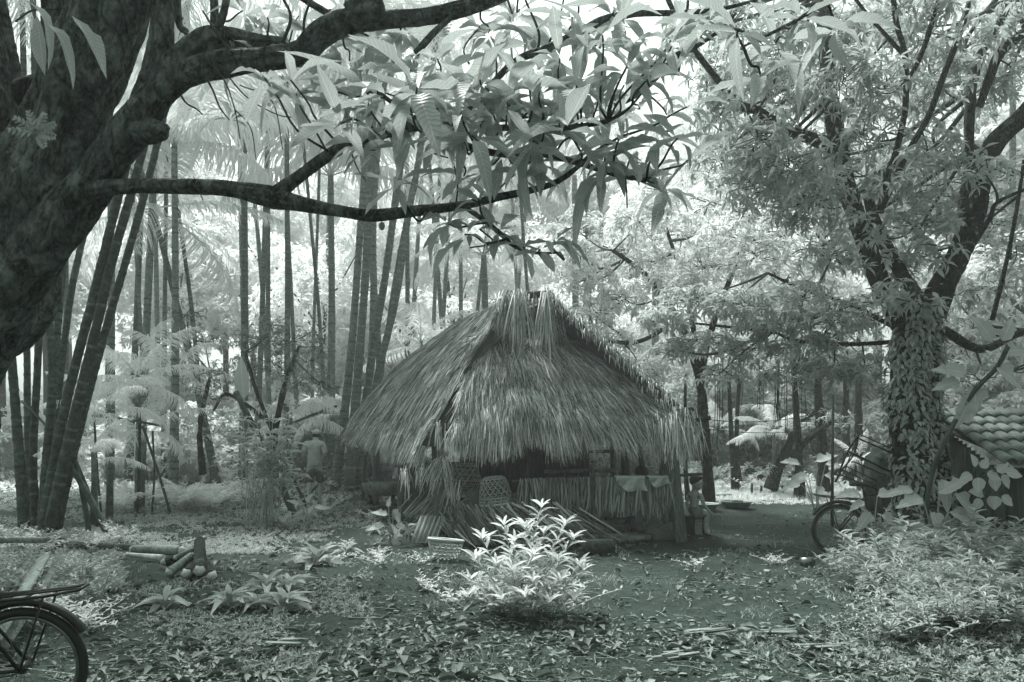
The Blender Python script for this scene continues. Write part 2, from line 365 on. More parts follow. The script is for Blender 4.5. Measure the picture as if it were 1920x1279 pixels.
# ---------------------------------------------------------------- palms
def frond_mesh(name, L=3.0, arch=.5, leaf=.75, n=48, droop=1.0, seed=1, side=.9, mat=None, w=.028, twist=0.0):
    r = np.random.default_rng(seed); mb = MB()
    t = np.linspace(0, 1, 15); e0 = math.radians(35); pts = []; p = A([0., 0., 0.]); a = e0
    for i in range(15):
        pts.append(p.copy()); a = e0-arch*2.4*(t[i]**1.3); p = p+A([math.cos(a), 0, math.sin(a)])*L/14
    pts = A(pts); mb.tube(pts, np.linspace(.022, .005, 15), 5, .2)
    tt = np.linspace(.12, .99, n); 
    for sgn in (-1, 1):
        q = tt+r.normal(size=n)*.004; idx = np.clip(q, 0, 1)*14; i0 = np.clip(idx.astype(int), 0, 13); f = (idx-i0)[:, None]
        O = pts[i0]*(1-f)+pts[i0+1]*f; fw = nrm(pts[i0+1]-pts[i0])
        sd = np.tile(A([0., sgn, 0.]), (n, 1)); ang = np.radians(52-28*q+r.normal(size=n)*5)
        upv = np.cross(fw, sd)*sgn
        d0 = nrm(sd*np.sin(ang)[:, None]+fw*np.cos(ang)[:, None]+upv*(.30-.3*droop)+r.normal(size=(n, 3))*.04)
        ll = leaf*np.sin(np.pi*np.clip(q*.86+.16, 0, 1))**.6*r.uniform(.85, 1.08, n)
        brk = r.random(n) < .06; ll = np.where(brk, ll*.4, ll)
        d1 = nrm(d0+A([0, 0, -1.])*droop*(.75+.4*r.random((n, 1)))); d2 = nrm(d1+A([0, 0, -1.])*droop*1.3)
        p1 = O+d0*(ll*.35)[:, None]; p2 = p1+d1*(ll*.35)[:, None]; p3 = p2+d2*(ll*.3)[:, None]
        wv = nrm(fw+r.normal(size=(n, 3))*.25)
        V = np.stack([O-wv*w*.3, O+wv*w*.3, p1-wv*w*.6, p1+wv*w*.6, p2-wv*w*.5, p2+wv*w*.5, p3], 1)
        o_ = (np.arange(n)*7)[:, None]
        Q = np.concatenate([o_+A([0, 1, 3, 2]), o_+A([2, 3, 5, 4])]); T = o_+A([4, 5, 6])
        mb.add(V.reshape(-1, 3), Q, T, np.repeat(r.random(n)*.6+.4*r.random(), 7))
    o = mb.build(name, mat or M['palm']); me = o.data; bpy.data.objects.remove(o); return me
FR = [frond_mesh('frond', 3.0, .42, .80, 56, 1.0, 1), frond_mesh('frond', 3.0, .60, .85, 60, 1.2, 2), frond_mesh('frond', 2.8, .30, .75, 54, .8, 3),
      frond_mesh('frond', 3.1, .8, .9, 60, 1.3, 4)]
FRW = [frond_mesh('frond', 3.2, .55, 1.25, 74, 1.5, 5, w=.036), frond_mesh('frond', 3.2, .38, 1.15, 74, 1.3, 6, w=.036)]   # big curtain-like ones
FE = [frond_mesh('frond', 3.0, .55, 1.0, 22, .6, 11, w=.10), frond_mesh('frond', 3.0, .40, .9, 22, .5, 12, w=.10)]
def put_frond(parent, base, az, elev, sc, kind=None, roll=0):
    a, e = math.radians(az), math.radians(elev-35)
    X = A([math.cos(a)*math.cos(e), math.sin(a)*math.cos(e), math.sin(e)]); B = basis(X)
    if roll:
        c, s_ = math.cos(math.radians(roll)), math.sin(math.radians(roll)); B = B@A([[1, 0, 0], [0, c, -s_], [0, s_, c]])
    return place(kind or RN.choice(FR), 'frond', base, B, parent, sc)
def crown(parent, top, n=9, sc=1.0, e=(-25, 75)):
    a0 = U(0, 360)
    for k in range(n):
        el_ = e[1]+(e[0]-e[1])*(k/(n-1))**.8
        put_frond(parent, top+A([0, 0, -.02*k]), a0+k*137.5, el_+U(-8, 8), sc*U(.85, 1.1), None)
def palm(stems, label, loc=None, group=None, cat='palm tree', name='palm_tree', crowns=9, sc=1.0, skirt=False, smat='palmstem'):
    """stems: list of [(px,py,D,w)...]; the first row is the foot, the last the top"""
    f = P(*stems[0][0][:3]); root = thing(name, label, cat, (f[0], f[1], 0), group)
    for rows in stems:
        pts, rad = limb(rows, 7); pts[0][2] = -.05
        k = np.arange(len(rad)); mb = MB()
        seg = 9; mb.tube(pts, rad*(1+.04*np.sin(k*2.1)), seg, U(0, 1), wob=.06)
        # leaf-scar rings
        L = np.concatenate([[0], np.cumsum(np.linalg.norm(np.diff(pts, axis=0), axis=1))])
        s_ = .2
        while s_ < L[-1]-.1:
            c = A([np.interp(s_, L, pts[:, j]) for j in range(3)]); c2 = A([np.interp(s_+.045, L, pts[:, j]) for j in range(3)]); rr = np.interp(s_, L, rad)
            mb.tube([c, c2], [rr*1.09, rr*1.05], seg, RN.choice([0., .05, .95, 1.]), cap=False); s_ += U(.14, .24)
        mb.build('stem', M[smat], root)
        if crowns: crown(root, pts[-1], crowns, sc)
    return root
left_clump = [
    [(45, 985, 11.9, 20.0), (32, 800, 11.9, 17.0), (24, 700, 11.8, 15.5), (14, 590, 11.7, 14.8), (0, 380, 11.6, 13.3), (-30, 100, 11.5, 11.8), (-50, -60, 11.5, 11.1)],
    [(56, 990, 12.4, 14.8), (52, 800, 12.4, 12.6), (50, 640, 12.4, 11.1), (43, 520, 12.4, 11.1), (45, 200, 12.5, 10.4), (40, -80, 12.5, 9.6)],
    [(68, 985, 12.2, 16.3), (62, 860, 12.2, 14.1), (70, 700, 12.2, 12.6), (77, 500, 12.2, 11.8), (83, 200, 12.3, 11.1), (84, -60, 12.3, 10.4)],
    [(80, 990, 11.8, 19.2), (84, 900, 11.8, 16.3), (98, 700, 11.8, 14.1), (84, 500, 11.9, 12.6), (70, 300, 12., 11.8), (60, -60, 12.1, 10.4)],
    [(86, 986, 12.1, 16.3), (95, 800, 12.1, 14.8), (108, 620, 12.1, 13.3), (120, 480, 12.2, 12.6), (150, 250, 12.3, 11.8), (185, -60, 12.4, 10.4)],
    [(95, 975, 12.6, 14.8), (108, 760, 12.6, 12.6), (131, 566, 12.6, 11.8), (150, 470, 12.7, 11.8), (200, 250, 12.8, 10.4), (250, -40, 12.9, 9.6)],
    [(82, 990, 11.6, 20.7), (112, 812, 11.6, 17.8), (142, 684, 11.5, 16.3), (174, 562, 11.4, 16.3), (204, 440, 11.3, 15.5), (240, 300, 11.2, 14.8), (300, 90, 11, 13.3), (330, -60, 11, 12.6)],
    [(92, 992, 11.4, 22.2), (145, 763, 11.4, 19.2), (182, 610, 11.3, 17.0), (210, 490, 11.3, 16.3), (255, 330, 11.2, 14.8), (300, 150, 11.2, 13.3), (335, -40, 11.2, 12.6)],
    [(105, 990, 11.7, 19.2), (150, 798, 11.7, 16.3), (195, 631, 11.7, 14.1), (236, 490, 11.7, 13.3), (280, 330, 11.8, 12.6), (330, 120, 11.9, 11.1), (365, -60, 12, 10.4)],
]
palm(left_clump, 'dense clump of dark leaning palm stems beside the left trunk', crowns=6, sc=.9, smat='palmstem2', name='palm_clump', cat='palm clump')  # stems take a darker copy of the palm stem colour
mid_clump = [
    [(655, 905, 19.5, 22), (668, 740, 19.5, 17), (682, 560, 19.5, 15), (690, 420, 19.5, 15), (697, 280, 19.5, 14), (705, 100, 19.5, 12), (710, -20, 19.6, 12)],
    [(628, 905, 20, 20), (645, 780, 20, 16), (660, 640, 20, 14), (674, 450, 20, 13), (688, 250, 20, 12), (690, 60, 20, 11)],
    [(668, 900, 20.4, 20), (694, 690, 20.4, 15), (722, 520, 20.4, 14), (748, 330, 20.4, 13), (765, 230, 20.4, 12), (790, 20, 20.4, 11)],
    [(672, 905, 19.8, 20), (712, 690, 19.8, 14), (742, 560, 19.8, 13), (766, 400, 19.8, 13), (785, 300, 19.8, 12), (820, 60, 19.9, 11)],
    [(648, 900, 20.9, 18), (690, 720, 20.9, 13), (700, 560, 20.9, 13), (700, 420, 21, 12), (712, 240, 21, 11), (735, 40, 21, 10)],
    [(700, 900, 21.4, 18), (712, 760, 21.4, 13), (706, 600, 21.4, 12), (690, 420, 21.4, 11), (676, 250, 21.4, 11), (650, 30, 21.4, 10)]]
palm(mid_clump, 'clump of slender grey palm stems rising just left of the thatched roof', crowns=7, sc=1.1, name='palm_clump', cat='palm clump')
# single palms behind: x foot, y foot, D, x mid, x top, y top, width
singles = [
    (407, 880, 22, 372, 286, 385, 12.0, 'curving pale palm stem bending left under the long mango branch'),
    (240, 880, 23, 254, 275, 120, 11.2, 'straight palm stem close behind the leaning stem clump'),
    (262, 885, 21, 274, 301, 60, 13.6, 'thickest straight palm stem behind the pole rack'),
    (300, 880, 26, 295, 286, 90, 8.8, 'thin dark palm stem between the rack and the curving palm'),
    (478, 880, 24, 490, 508, 70, 9.6, 'straight palm stem behind the fine leaved shrub'),
    (505, 880, 26, 503, 502, 150, 8.8, 'palm stem leaning right behind the fine leaved shrub'),
    (562, 880, 28, 550, 526, 120, 7.2, 'thin palm stem above the standing man'),
    (745, 860, 30, 767, 791, 330, 8.0, 'slim palm stem behind the left roof slope'),
    (800, 860, 32, 810, 826, 280, 8.0, 'palm stem with a hanging dry frond skirt'),
    (845, 860, 30, 832, 797, 200, 8.8, 'palm stem leaning left above the thatched roof'),
    (985, 860, 36, 977, 956, 300, 7.2, 'pale distant palm stem above the roof ridge'),
    (1115, 860, 38, 1110, 1094, 280, 7.2, 'hazy palm stem in the bright gap right of the ridge'),
    (1140, 860, 44, 1135, 1121, 210, 6.4, 'faintest far palm stem in the bright gap'),
    (600, 860, 36, 609, 623, 160, 7.2, 'distant palm beyond the man with the cap'),
    (900, 860, 42, 908, 926, 200, 6.4, 'distant palm high above the roof peak'),
    (1560, 860, 30, 1561, 1570, 300, 11.2, 'dark palm trunk behind the tilted iron frame'),
    (1530, 870, 26, 1539, 1550, 200, 10.4, 'palm stem left of the leaning iron frame'),
    (1900, 860, 24, 1898, 1899, 100, 12.8, 'palm stem rising behind the tiled roof'),
]
for x, y, D, xm, xt, yt, wd, lab in singles:
    y0 = HZ+CH*F/D
    palm([[(x, y0, D, wd*1.4), (xm, (y0*2+yt)/3, D, wd), ((xm+xt)/2, (y0+2*yt)/3, D, wd*.9), (xt, yt, D, wd*.75)]], lab, crowns=11, sc=U(1.15, 1.45))

for k in range(13):
    x_ = 255+k*62+U(-22, 22); D = U(21, 33); y0 = HZ+CH*F/D; ln = U(-110, 110); wd = U(6, 9)
    palm([[(x_, y0, D, wd*1.3), (x_+ln*.22, 640, D, wd), (x_+ln*.55, 420, D, wd*.9), (x_+ln, U(60, 240), D, wd*.7)]], 'thin leaning palm stem in the pale grove between the two stem clumps', group='thin leaning palms of the grove', crowns=8, sc=U(.8, 1.1))
# big bright fronds that hang behind the mango branch (each frond belongs to a palm whose stem stands in the grove)
def frond_palm(px, D, topy, label, spec, wd=13):
    y0 = HZ+CH*F/D
    r = palm([[(px, y0, D, wd*1.4), (px+4, 600, D, wd), (px+2, topy, D, wd*.8)]], label, crowns=0)
    top = P(px+2, topy, D)
    for az_, el_, sc, k in spec: put_frond(r, top, az_, el_, sc, k)
    return r
frond_palm(325, 17, 270, 'palm with a huge curtain of pale fronds behind the horizontal branch',
           [(-8, 38, 1.0, FRW[0]), (12, 62, 1.1, FRW[1]), (-32, 25, .95, FRW[0]), (178, 40, 1.0, FRW[0]), (150, 60, 1.0, FRW[1]), (95, 70, 1, FRW[1]), (-80, 45, .9, FRW[0]), (-5, 5, .9, FRW[0]), (215, 15, .9, FRW[0])])
frond_palm(205, 19, 330, 'palm whose pale fronds spread between the big trunk and limb',
           [(0, 50, 1.2, FRW[1]), (180, 50, 1.2, FRW[0]), (40, 70, 1.2, FRW[1]), (-40, 40, 1.2, FRW[0]), (-75, 20, 1.1, FRW[0]), (130, 65, 1.1, FRW[1]), (230, 30, 1.1, FRW[0])])
frond_palm(618, 24, 330, 'palm with drooping pale fronds above the man',
           [(10, 50, 1.3, FRW[0]), (170, 45, 1.3, FRW[0]), (60, 70, 1.3, FRW[1]), (-50, 35, 1.3, FRW[1]), (-120, 40, 1.2, FRW[0]), (120, 60, 1.2, FRW[1]), (-10, 15, 1.2, FRW[0]), (200, 10, 1.2, FRW[0])])
frond_palm(455, 22, 210, 'tall palm with long weeping fronds left of centre',
           [(0, 45, 1.3, FRW[0]), (180, 45, 1.3, FRW[0]), (50, 70, 1.2, FRW[1]), (-60, 30, 1.3, FRW[1]), (-110, 40, 1.3, FRW[0]), (130, 60, 1.2, FRW[1]), (20, 10, 1.2, FRW[0])])
frond_palm(905, 27, 480, 'short pale palm whose fronds arch just over the roof ridge',
           [(0, 45, 1.0, FR[0]), (180, 50, 1.1, FR[1]), (150, 30, 1.1, FR[0]), (60, 70, 1.1, FR[2]), (-60, 40, 1.1, FR[1]), (-120, 30, 1.1, FR[0]), (20, 20, 1.0, FR[3]), (200, 15, 1.1, FR[3])])
frond_palm(1225, 30, 330, 'hazy pale palm in the bright gap between the crowns',
           [(0, 45, 1.3, FRW[0]), (180, 45, 1.3, FRW[0]), (50, 70, 1.2, FRW[1]), (-60, 30, 1.3, FRW[1]), (-110, 40, 1.3, FRW[0]), (130, 60, 1.2, FRW[1])])
frond_palm(1075, 33, 330, 'hazy pale palm above the right half of the ridge',
           [(10, 45, 1.3, FRW[0]), (170, 45, 1.3, FRW[0]), (60, 70, 1.2, FRW[1]), (-50, 30, 1.3, FRW[1]), (-120, 40, 1.3, FRW[0]), (140, 60, 1.2, FRW[1])])
frond_palm(535, 20, 150, 'palm with pale fronds hanging behind the fork of the long branch',
           [(0, 45, 1.2, FRW[1]), (180, 45, 1.2, FRW[0]), (60, 70, 1.2, FRW[1]), (-50, 30, 1.2, FRW[0]), (-110, 40, 1.2, FRW[1]), (130, 60, 1.2, FRW[0]), (-20, 8, 1.1, FRW[0]), (205, 8, 1.1, FRW[1])], 10)
frond_palm(760, 25, 250, 'palm with glowing fronds behind the middle stem clump',
           [(5, 45, 1.3, FRW[1]), (175, 45, 1.3, FRW[0]), (60, 70, 1.3, FRW[1]), (-50, 30, 1.3, FRW[0]), (-110, 40, 1.3, FRW[1]), (130, 60, 1.3, FRW[0]), (-20, 8, 1.2, FRW[0]), (205, 8, 1.2, FRW[1])], 9)
frond_palm(120, 21, 150, 'palm with pale fronds seen through the fork of the big trunk',
           [(5, 45, 1.3, FRW[1]), (175, 45, 1.3, FRW[0]), (60, 70, 1.3, FRW[1]), (-50, 30, 1.3, FRW[0]), (-110, 40, 1.3, FRW[1]), (130, 60, 1.3, FRW[0])], 9)
frond_palm(860, 30, 300, 'faint pale palm filling the bright gap above the ridge',
           [(5, 45, 1.4, FRW[1]), (175, 45, 1.4, FRW[0]), (60, 70, 1.4, FRW[1]), (-50, 30, 1.4, FRW[0]), (-110, 40, 1.4, FRW[1]), (130, 60, 1.4, FRW[0]), (-20, 8, 1.3, FRW[0])], 8)
# low young palms on the forest floor
def low_palm(px, py, D, label, n=8, sc=.8, e=(5, 70), h=.3):
    c = P(px, py, D); root = thing('young_palm', label, 'palm plant', (c[0], c[1], 0), 'young palms on the forest floor')
    mb = MB(); mb.tube([(c[0], c[1], -.05), (c[0]+.02, c[1], c[2]*.6), (c[0], c[1], c[2]+.02)], [.07, .05, .04], 7); mb.build('stem', M['palmstem'], root)
    crown(root, c, n, sc, e); return root
for a in [(258, 705, 15, 'young palm with bright arching fronds right of the leaning stem clump', 11, .62), (205, 760, 13.5, 'low young palm at the foot of the leaning stems', 8, .45),
          (265, 800, 15.5, 'young palm with spreading fronds behind the pole rack', 9, .5), (175, 850, 12.6, 'drooping young palm beside the stem clump foot', 7, .34),
          (330, 700, 19, 'young palm left of the broad pale leaf', 9, .6), (545, 775, 19, 'young palm fronds arching behind the man', 9, .62),
          (640, 770, 21, 'young palm tucked behind the left roof corner', 8, .6), (685, 860, 21, 'small fan of fronds under the left roof corner', 7, .35),
          (790, 850, 20, 'young palm seen through the open hut', 7, .4), (1450, 800, 19, 'bushy pale young palm beyond the basins', 12, .42),
          (1345, 800, 24, 'young palm in the clearing right of the hut', 9, .55), (1610, 860, 19, 'young palm behind the right bicycle', 7, .34),
          (1390, 690, 26, 'palm with ladder like fronds under the right canopy', 9, .75), (790, 640, 24, 'young palm arching over the left roof slope', 9, .95)]:
    low_palm(*a)

# ---------------------------------------------------------------- far leafy trees and bushes (a few shapes, copied)
def crown_mesh(name, n, rad, L, mat, seed, lumps=14, k=6):
    global NR
    keep = NR; NR = np.random.default_rng(seed); mb = MB()
    cs = ellip(lumps, (0, 0, 0), A(rad)*.8, .55)
    per = n//lumps
    for c in cs:
        rr = A(rad)*NR.uniform(.28, .5); p = ellip(per, c, rr, .75); p = p[p[:, 2] > c[2]-rr[2]*.7]
        whorl_leaves(mb, p, k, L, .32, (-30, 50), LF2, ax=nrm((p-c)/rr+UP*.8))
    o = mb.build(name, mat); me = o.data; bpy.data.objects.remove(o); NR = keep; return me
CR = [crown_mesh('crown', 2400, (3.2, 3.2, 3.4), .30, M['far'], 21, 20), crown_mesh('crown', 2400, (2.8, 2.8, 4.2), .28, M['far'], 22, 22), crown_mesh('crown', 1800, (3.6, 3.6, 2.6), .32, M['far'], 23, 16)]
BU = [crown_mesh('foliage', 1100, (1.2, 1.2, .9), .16, M['bright'], 24, 14), crown_mesh('foliage', 1100, (1.0, 1.0, 1.1), .17, M['bright'], 25, 14), crown_mesh('foliage', 900, (1.5, 1.5, .6), .14, M['weed'], 26, 14)]
BU.append(crown_mesh('foliage', 1000, (1.2, 1.2, 1.0), .15, M['dull'], 27, 14))
def trunk_mesh():
    mb = MB(); mb.tube(cr([(0, 0, -.1), (.15, .05, 2), (-.1, .1, 4.5), (.1, 0, 7.5)], 4), np.linspace(.22, .06, 13), 8, wob=.1)
    for k in range(6):
        a = k*1.05; z = 4+k*.55; mb.tube(cr([(0, 0, z), (math.cos(a)*.9, math.sin(a)*.9, z+.9), (math.cos(a)*1.9, math.sin(a)*1.9, z+2)], 3), np.linspace(.08, .02, 7), 5)
    o = mb.build('trunk', M['bark2']); me = o.data; bpy.data.objects.remove(o); return me
TM = trunk_mesh()
def far_tree(px, D, topy, label, v, sc, group='leafy trees in the bright forest behind'):
    X = (px-960)*D/F; ztop = CH+(HZ-topy)*D/F; root = thing('forest_tree', label, 'tree', (X, D, 0), group)
    hc = 3.4*sc; zc = max(ztop-hc*.95, 2.0); s2 = zc/6.0
    place(TM, 'trunk', (X, D, 0), basis((math.cos(px), math.sin(px), 0)), root, (sc*.9, sc*.9, s2))
    place(CR[v], 'crown', (X, D, zc), basis((math.cos(px*2), math.sin(px*2), 0)), root, sc)
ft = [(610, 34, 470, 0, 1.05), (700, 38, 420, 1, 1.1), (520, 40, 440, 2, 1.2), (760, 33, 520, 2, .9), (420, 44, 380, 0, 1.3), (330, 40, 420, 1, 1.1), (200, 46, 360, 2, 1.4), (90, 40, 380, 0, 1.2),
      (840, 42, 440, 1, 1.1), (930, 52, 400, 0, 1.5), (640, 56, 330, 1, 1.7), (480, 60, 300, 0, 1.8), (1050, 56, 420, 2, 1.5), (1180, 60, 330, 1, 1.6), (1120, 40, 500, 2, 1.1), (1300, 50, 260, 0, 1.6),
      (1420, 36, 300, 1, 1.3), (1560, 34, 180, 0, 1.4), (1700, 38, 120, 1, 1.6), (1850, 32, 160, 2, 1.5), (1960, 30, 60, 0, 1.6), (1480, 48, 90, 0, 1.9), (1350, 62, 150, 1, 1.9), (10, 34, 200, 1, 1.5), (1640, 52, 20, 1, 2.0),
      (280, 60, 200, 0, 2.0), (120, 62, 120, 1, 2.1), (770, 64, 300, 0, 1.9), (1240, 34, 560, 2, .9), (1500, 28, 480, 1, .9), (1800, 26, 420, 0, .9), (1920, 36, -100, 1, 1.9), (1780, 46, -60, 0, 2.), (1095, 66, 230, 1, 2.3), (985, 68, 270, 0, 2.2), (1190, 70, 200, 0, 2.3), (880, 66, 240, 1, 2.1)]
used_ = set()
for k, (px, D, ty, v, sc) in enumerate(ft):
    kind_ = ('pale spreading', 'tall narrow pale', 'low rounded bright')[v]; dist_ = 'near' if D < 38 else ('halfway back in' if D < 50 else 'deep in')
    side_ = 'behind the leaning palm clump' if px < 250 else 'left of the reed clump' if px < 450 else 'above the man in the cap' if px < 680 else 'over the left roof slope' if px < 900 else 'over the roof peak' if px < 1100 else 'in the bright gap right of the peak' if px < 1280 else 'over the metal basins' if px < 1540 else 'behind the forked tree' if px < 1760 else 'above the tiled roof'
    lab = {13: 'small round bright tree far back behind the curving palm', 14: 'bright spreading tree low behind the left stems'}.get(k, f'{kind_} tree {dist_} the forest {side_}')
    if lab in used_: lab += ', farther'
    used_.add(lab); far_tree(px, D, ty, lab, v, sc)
for k in range(40):
    px = -60+k*51+U(-18, 18); D = U(38, 56); s_ = U(2.2, 3.4); X = (px-960)*D/F; v = RN.choice([0, 1, 3, 1]); o_ = place(BU[v], 'thicket', (X, D, .8*s_), basis((math.cos(px), math.sin(px), 0)), None, s_)
    sd = 'far behind the leaning palm clump' if px < 220 else 'far beyond the pole rack' if px < 400 else 'far behind the reed clump' if px < 560 else 'far behind the walking man' if px < 700 else 'far behind the thatched hut' if px < 1290 else 'far beyond the metal basins' if px < 1560 else 'far behind the forked tree' if px < 1780 else 'far behind the tiled shed'
    tag(o_, ('broad leafy thicket', 'tall leafy thicket', '', 'dark leafy thicket')[v]+f', {"nearer" if D < 47 else "farther"} one, {sd}', 'thicket', 'tall thickets closing the forest floor')
for k in range(12):
    px = 1290+k*62+U(-15, 15); D = U(27, 34); s_ = U(1.7, 2.6); X = (px-960)*D/F; v = RN.choice([3, 1, 3]); o_ = place(BU[v], 'thicket', (X, D, .8*s_), basis((math.cos(px), math.sin(px), 0)), None, s_)
    tag(o_, ('', 'tall pale', '', 'dark')[v]+' leafy thicket filling the gap '+('beyond the metal basins' if px < 1560 else 'behind the forked tree' if px < 1780 else 'behind the tiled roof'), 'thicket', 'thickets at the right edge of the clearing')
bs = []
for k in range(62):
    px = -40+k*33+U(-14, 14); D = U(22, 34); bs.append((px, D))
for k in range(26): bs.append((U(180, 780), U(26, 38)))
for px, D in bs:
    if 1300 < px < 1540: D = max(D, 26)
    s_ = U(.9, 1.7); X = (px-960)*D/F; v = RN.choice([0, 1, 1, 3, 3, 0, 2]); b = place(BU[v], 'bush', (X, D, .75*s_), basis((math.cos(px), math.sin(px), 0)), None, s_)
    sd = 'behind the leaning palm clump' if px < 220 else 'beyond the pole rack' if px < 400 else 'behind the reed clump' if px < 560 else 'behind the walking man' if px < 700 else 'glimpsed past the thatched hut' if px < 1290 else 'beyond the metal basins' if px < 1560 else 'behind the forked tree' if px < 1780 else 'behind the tiled shed'; nf = 'nearer' if D < 28 else 'farther'
    tag(b, ('low leafy bush', 'upright leafy bush', 'flat spreading bush', 'dark dense bush')[v]+f', {nf} row, {sd}', 'bush', 'bushes along the edge of the forest')
# ---------------------------------------------------------------- leafy trees built from limbs and pads of whorls
def fine_limb(rows, step=.014):
    pts, rad = limb(rows, 10); L = np.concatenate([[0], np.cumsum(np.linalg.norm(np.diff(pts, axis=0), axis=1))]); s_ = np.linspace(0, L[-1], max(int(L[-1]/step), 12))
    return A([np.interp(s_, L, pts[:, j]) for j in range(3)]).T, np.interp(s_, L, rad)
def near_pt(pts, c):
    d = np.linalg.norm(pts-c, axis=1); return pts[int(np.argmin(d))]
def pad_tree(root, limbs, pads, mat, bark, L, k=8, W=.27, tw=True, tpls=LF3, crown_name='foliage', dens=1.0):
    allp = []
    for rows in limbs:
        pts, rad = limb(rows, 6); allp.append(pts[len(pts)//4:])
        mb = MB()
        if rad.max() > .07: p_, r_ = fine_limb(rows, .035); mb.tube(p_, r_, 36, U(0, 1), wob=.16, ridge=.016)
        else: mb.tube(pts, rad, 10, U(0, 1), wob=.16)
        mb.build('limb', bark, root)
    allp = np.vstack(allp); lv = MB(); tg = MB()
    for px, py, D, rx, ry, rz, n in pads:
        c = P(px, py, D); r = A([rx*D/F, rz, ry*D/F]); n = int(n*dens)
        a = near_pt(allp, c); mid = (a+c)/2+rand_dirs(1)[0]*np.linalg.norm(c-a)*.12+A([0, 0, -.05])
        L0 = np.linalg.norm(c-a); r0 = min(.05, .010+.012*L0)
        tg.tube(cr([a, mid, c], 4), np.linspace(r0, r0*.45, 9), 5)
        p = ellip(n, c, r, .35)
        whorl_leaves(lv, p, k, L, W, (-50, 40), tpls, ax=nrm((p-c)/r*.8+UP*.7+NR.normal(size=(n, 3))*.3))
        if tw:
            for q in p[:max(4, int(n*.4))]:
                s_ = c+(q-c)*U(0, .45)+rand_dirs(1)[0]*.05; m_ = (s_+q)/2+rand_dirs(1)[0]*.06
                tg.tube([s_, m_, q], [r0*.4, r0*.28, .003], 4, cap=False)
    tg.build('twigs', M['twig'], root, kind='stuff'); lv.build(crown_name, mat, root, kind='stuff')

# right-hand tree wrapped in creeping ferns
D0 = 10.0
g = P(1712, 1029, D0)
rt = thing('forked_tree', 'large dark forked tree wrapped in small leafy creepers beside the iron frame', 'tree', (g[0], g[1], 0))
tr_l = [(1722, 1035, 10, 84), (1716, 900, 10, 66), (1698, 760, 10, 62), (1706, 660, 10, 60), (1728, 570, 10, 62)]
tp, trd = limb(tr_l, 8); mb = MB(); p_, r_ = fine_limb(tr_l, .035); mb.tube(p_, r_, 60, .5, wob=.2, ridge=.02); mb.build('trunk', M['bark2'], rt)
t2, r2 = limb([(1762, 1035, 10.5, 40), (1768, 900, 10.5, 26), (1748, 760, 10.5, 24), (1752, 660, 10.4, 28), (1740, 590, 10.2, 30)], 8)
mb = MB(); mb.tube(t2, r2, 12, .5, wob=.2); mb.build('trunk', M['bark2'], rt)
limbs = [
    [(1718, 640, 10, 49.6), (1690, 590, 10, 43.2), (1650, 530, 10.1, 36.8), (1618, 440, 10.2, 33.6), (1590, 350, 10.3, 32.0), (1572, 270, 10.4, 30.4), (1556, 180, 10.5, 27.2), (1548, 90, 10.6, 22.4), (1540, -40, 10.8, 19.2)],
    [(1565, 275, 10.4, 27.2), (1520, 260, 10.2, 20.8), (1470, 240, 10, 17.6), (1420, 208, 9.9, 16.0), (1385, 195, 9.8, 13.6), (1345, 150, 9.6, 10.4), (1300, 90, 9.4, 10), (1262, 20, 9.2, 9), (1235, -40, 9.2, 8)],
    [(1735, 600, 10, 40.0), (1700, 530, 10, 27.2), (1665, 470, 10, 22.4), (1640, 410, 10, 19.2), (1625, 360, 10, 14.4)],
    [(1745, 590, 10, 49.6), (1770, 530, 9.9, 44.8), (1800, 470, 9.8, 40.0), (1828, 400, 9.7, 36.8), (1836, 340, 9.6, 35.2), (1862, 275, 9.5, 35.2), (1910, 225, 9.4, 35.2), (1980, 150, 9.2, 33.6), (2060, 40, 9, 32.0)],
    [(1650, 400, 9.6, 14.4), (1662, 340, 9.5, 12.8), (1680, 285, 9.5, 12.0), (1697, 200, 9.4, 11.2), (1697, 105, 9.3, 10.4), (1680, 40, 9.2, 10), (1672, -40, 9.1, 9)],
    [(1697, 165, 9.4, 11), (1730, 95, 9.3, 9), (1748, 40, 9.2, 9), (1770, -40, 9.1, 8)],
    [(1697, 105, 9.3, 8), (1660, 65, 9.2, 7), (1625, 25, 9.2, 6), (1590, -20, 9.2, 5)],
    [(1655, 385, 9.6, 12.0), (1700, 290, 9.6, 12.0), (1740, 220, 9.6, 11.2), (1770, 140, 9.6, 12), (1800, 60, 9.6, 11), (1830, -40, 9.6, 10)],
    [(1800, 420, 10.8, 11.2), (1815, 300, 10.8, 16.0), (1818, 210, 10.8, 17.6), (1830, 120, 10.8, 19.2), (1880, 30, 10.8, 16.0), (1900, -40, 10.8, 14.4)],
    [(1836, 200, 10.8, 11.2), (1870, 110, 10.7, 17.6), (1895, 80, 10.6, 19.2), (1940, 50, 10.5, 17.6)],
    [(1700, 640, 10.3, 9), (1600, 645, 10.6, 8), (1500, 640, 10.8, 7), (1450, 622, 10.9, 5)],
    [(1690, 620, 10.5, 9), (1590, 570, 10.6, 8), (1500, 540, 10.8, 7), (1440, 512, 10.9, 4)],
    [(1770, 620, 10.2, 17.6), (1840, 655, 10.4, 16.0), (1900, 630, 10.5, 12.8), (1960, 610, 10.6, 12)],
    [(1760, 560, 9.6, 10), (1850, 420, 9.5, 8), (1870, 380, 9.4, 7), (1935, 350, 9.3, 6)],
    [(1860, 600, 10.2, 9), (1885, 500, 10.2, 8), (1905, 400, 10.2, 7), (1920, 300, 10.2, 6)],
]
pads = []
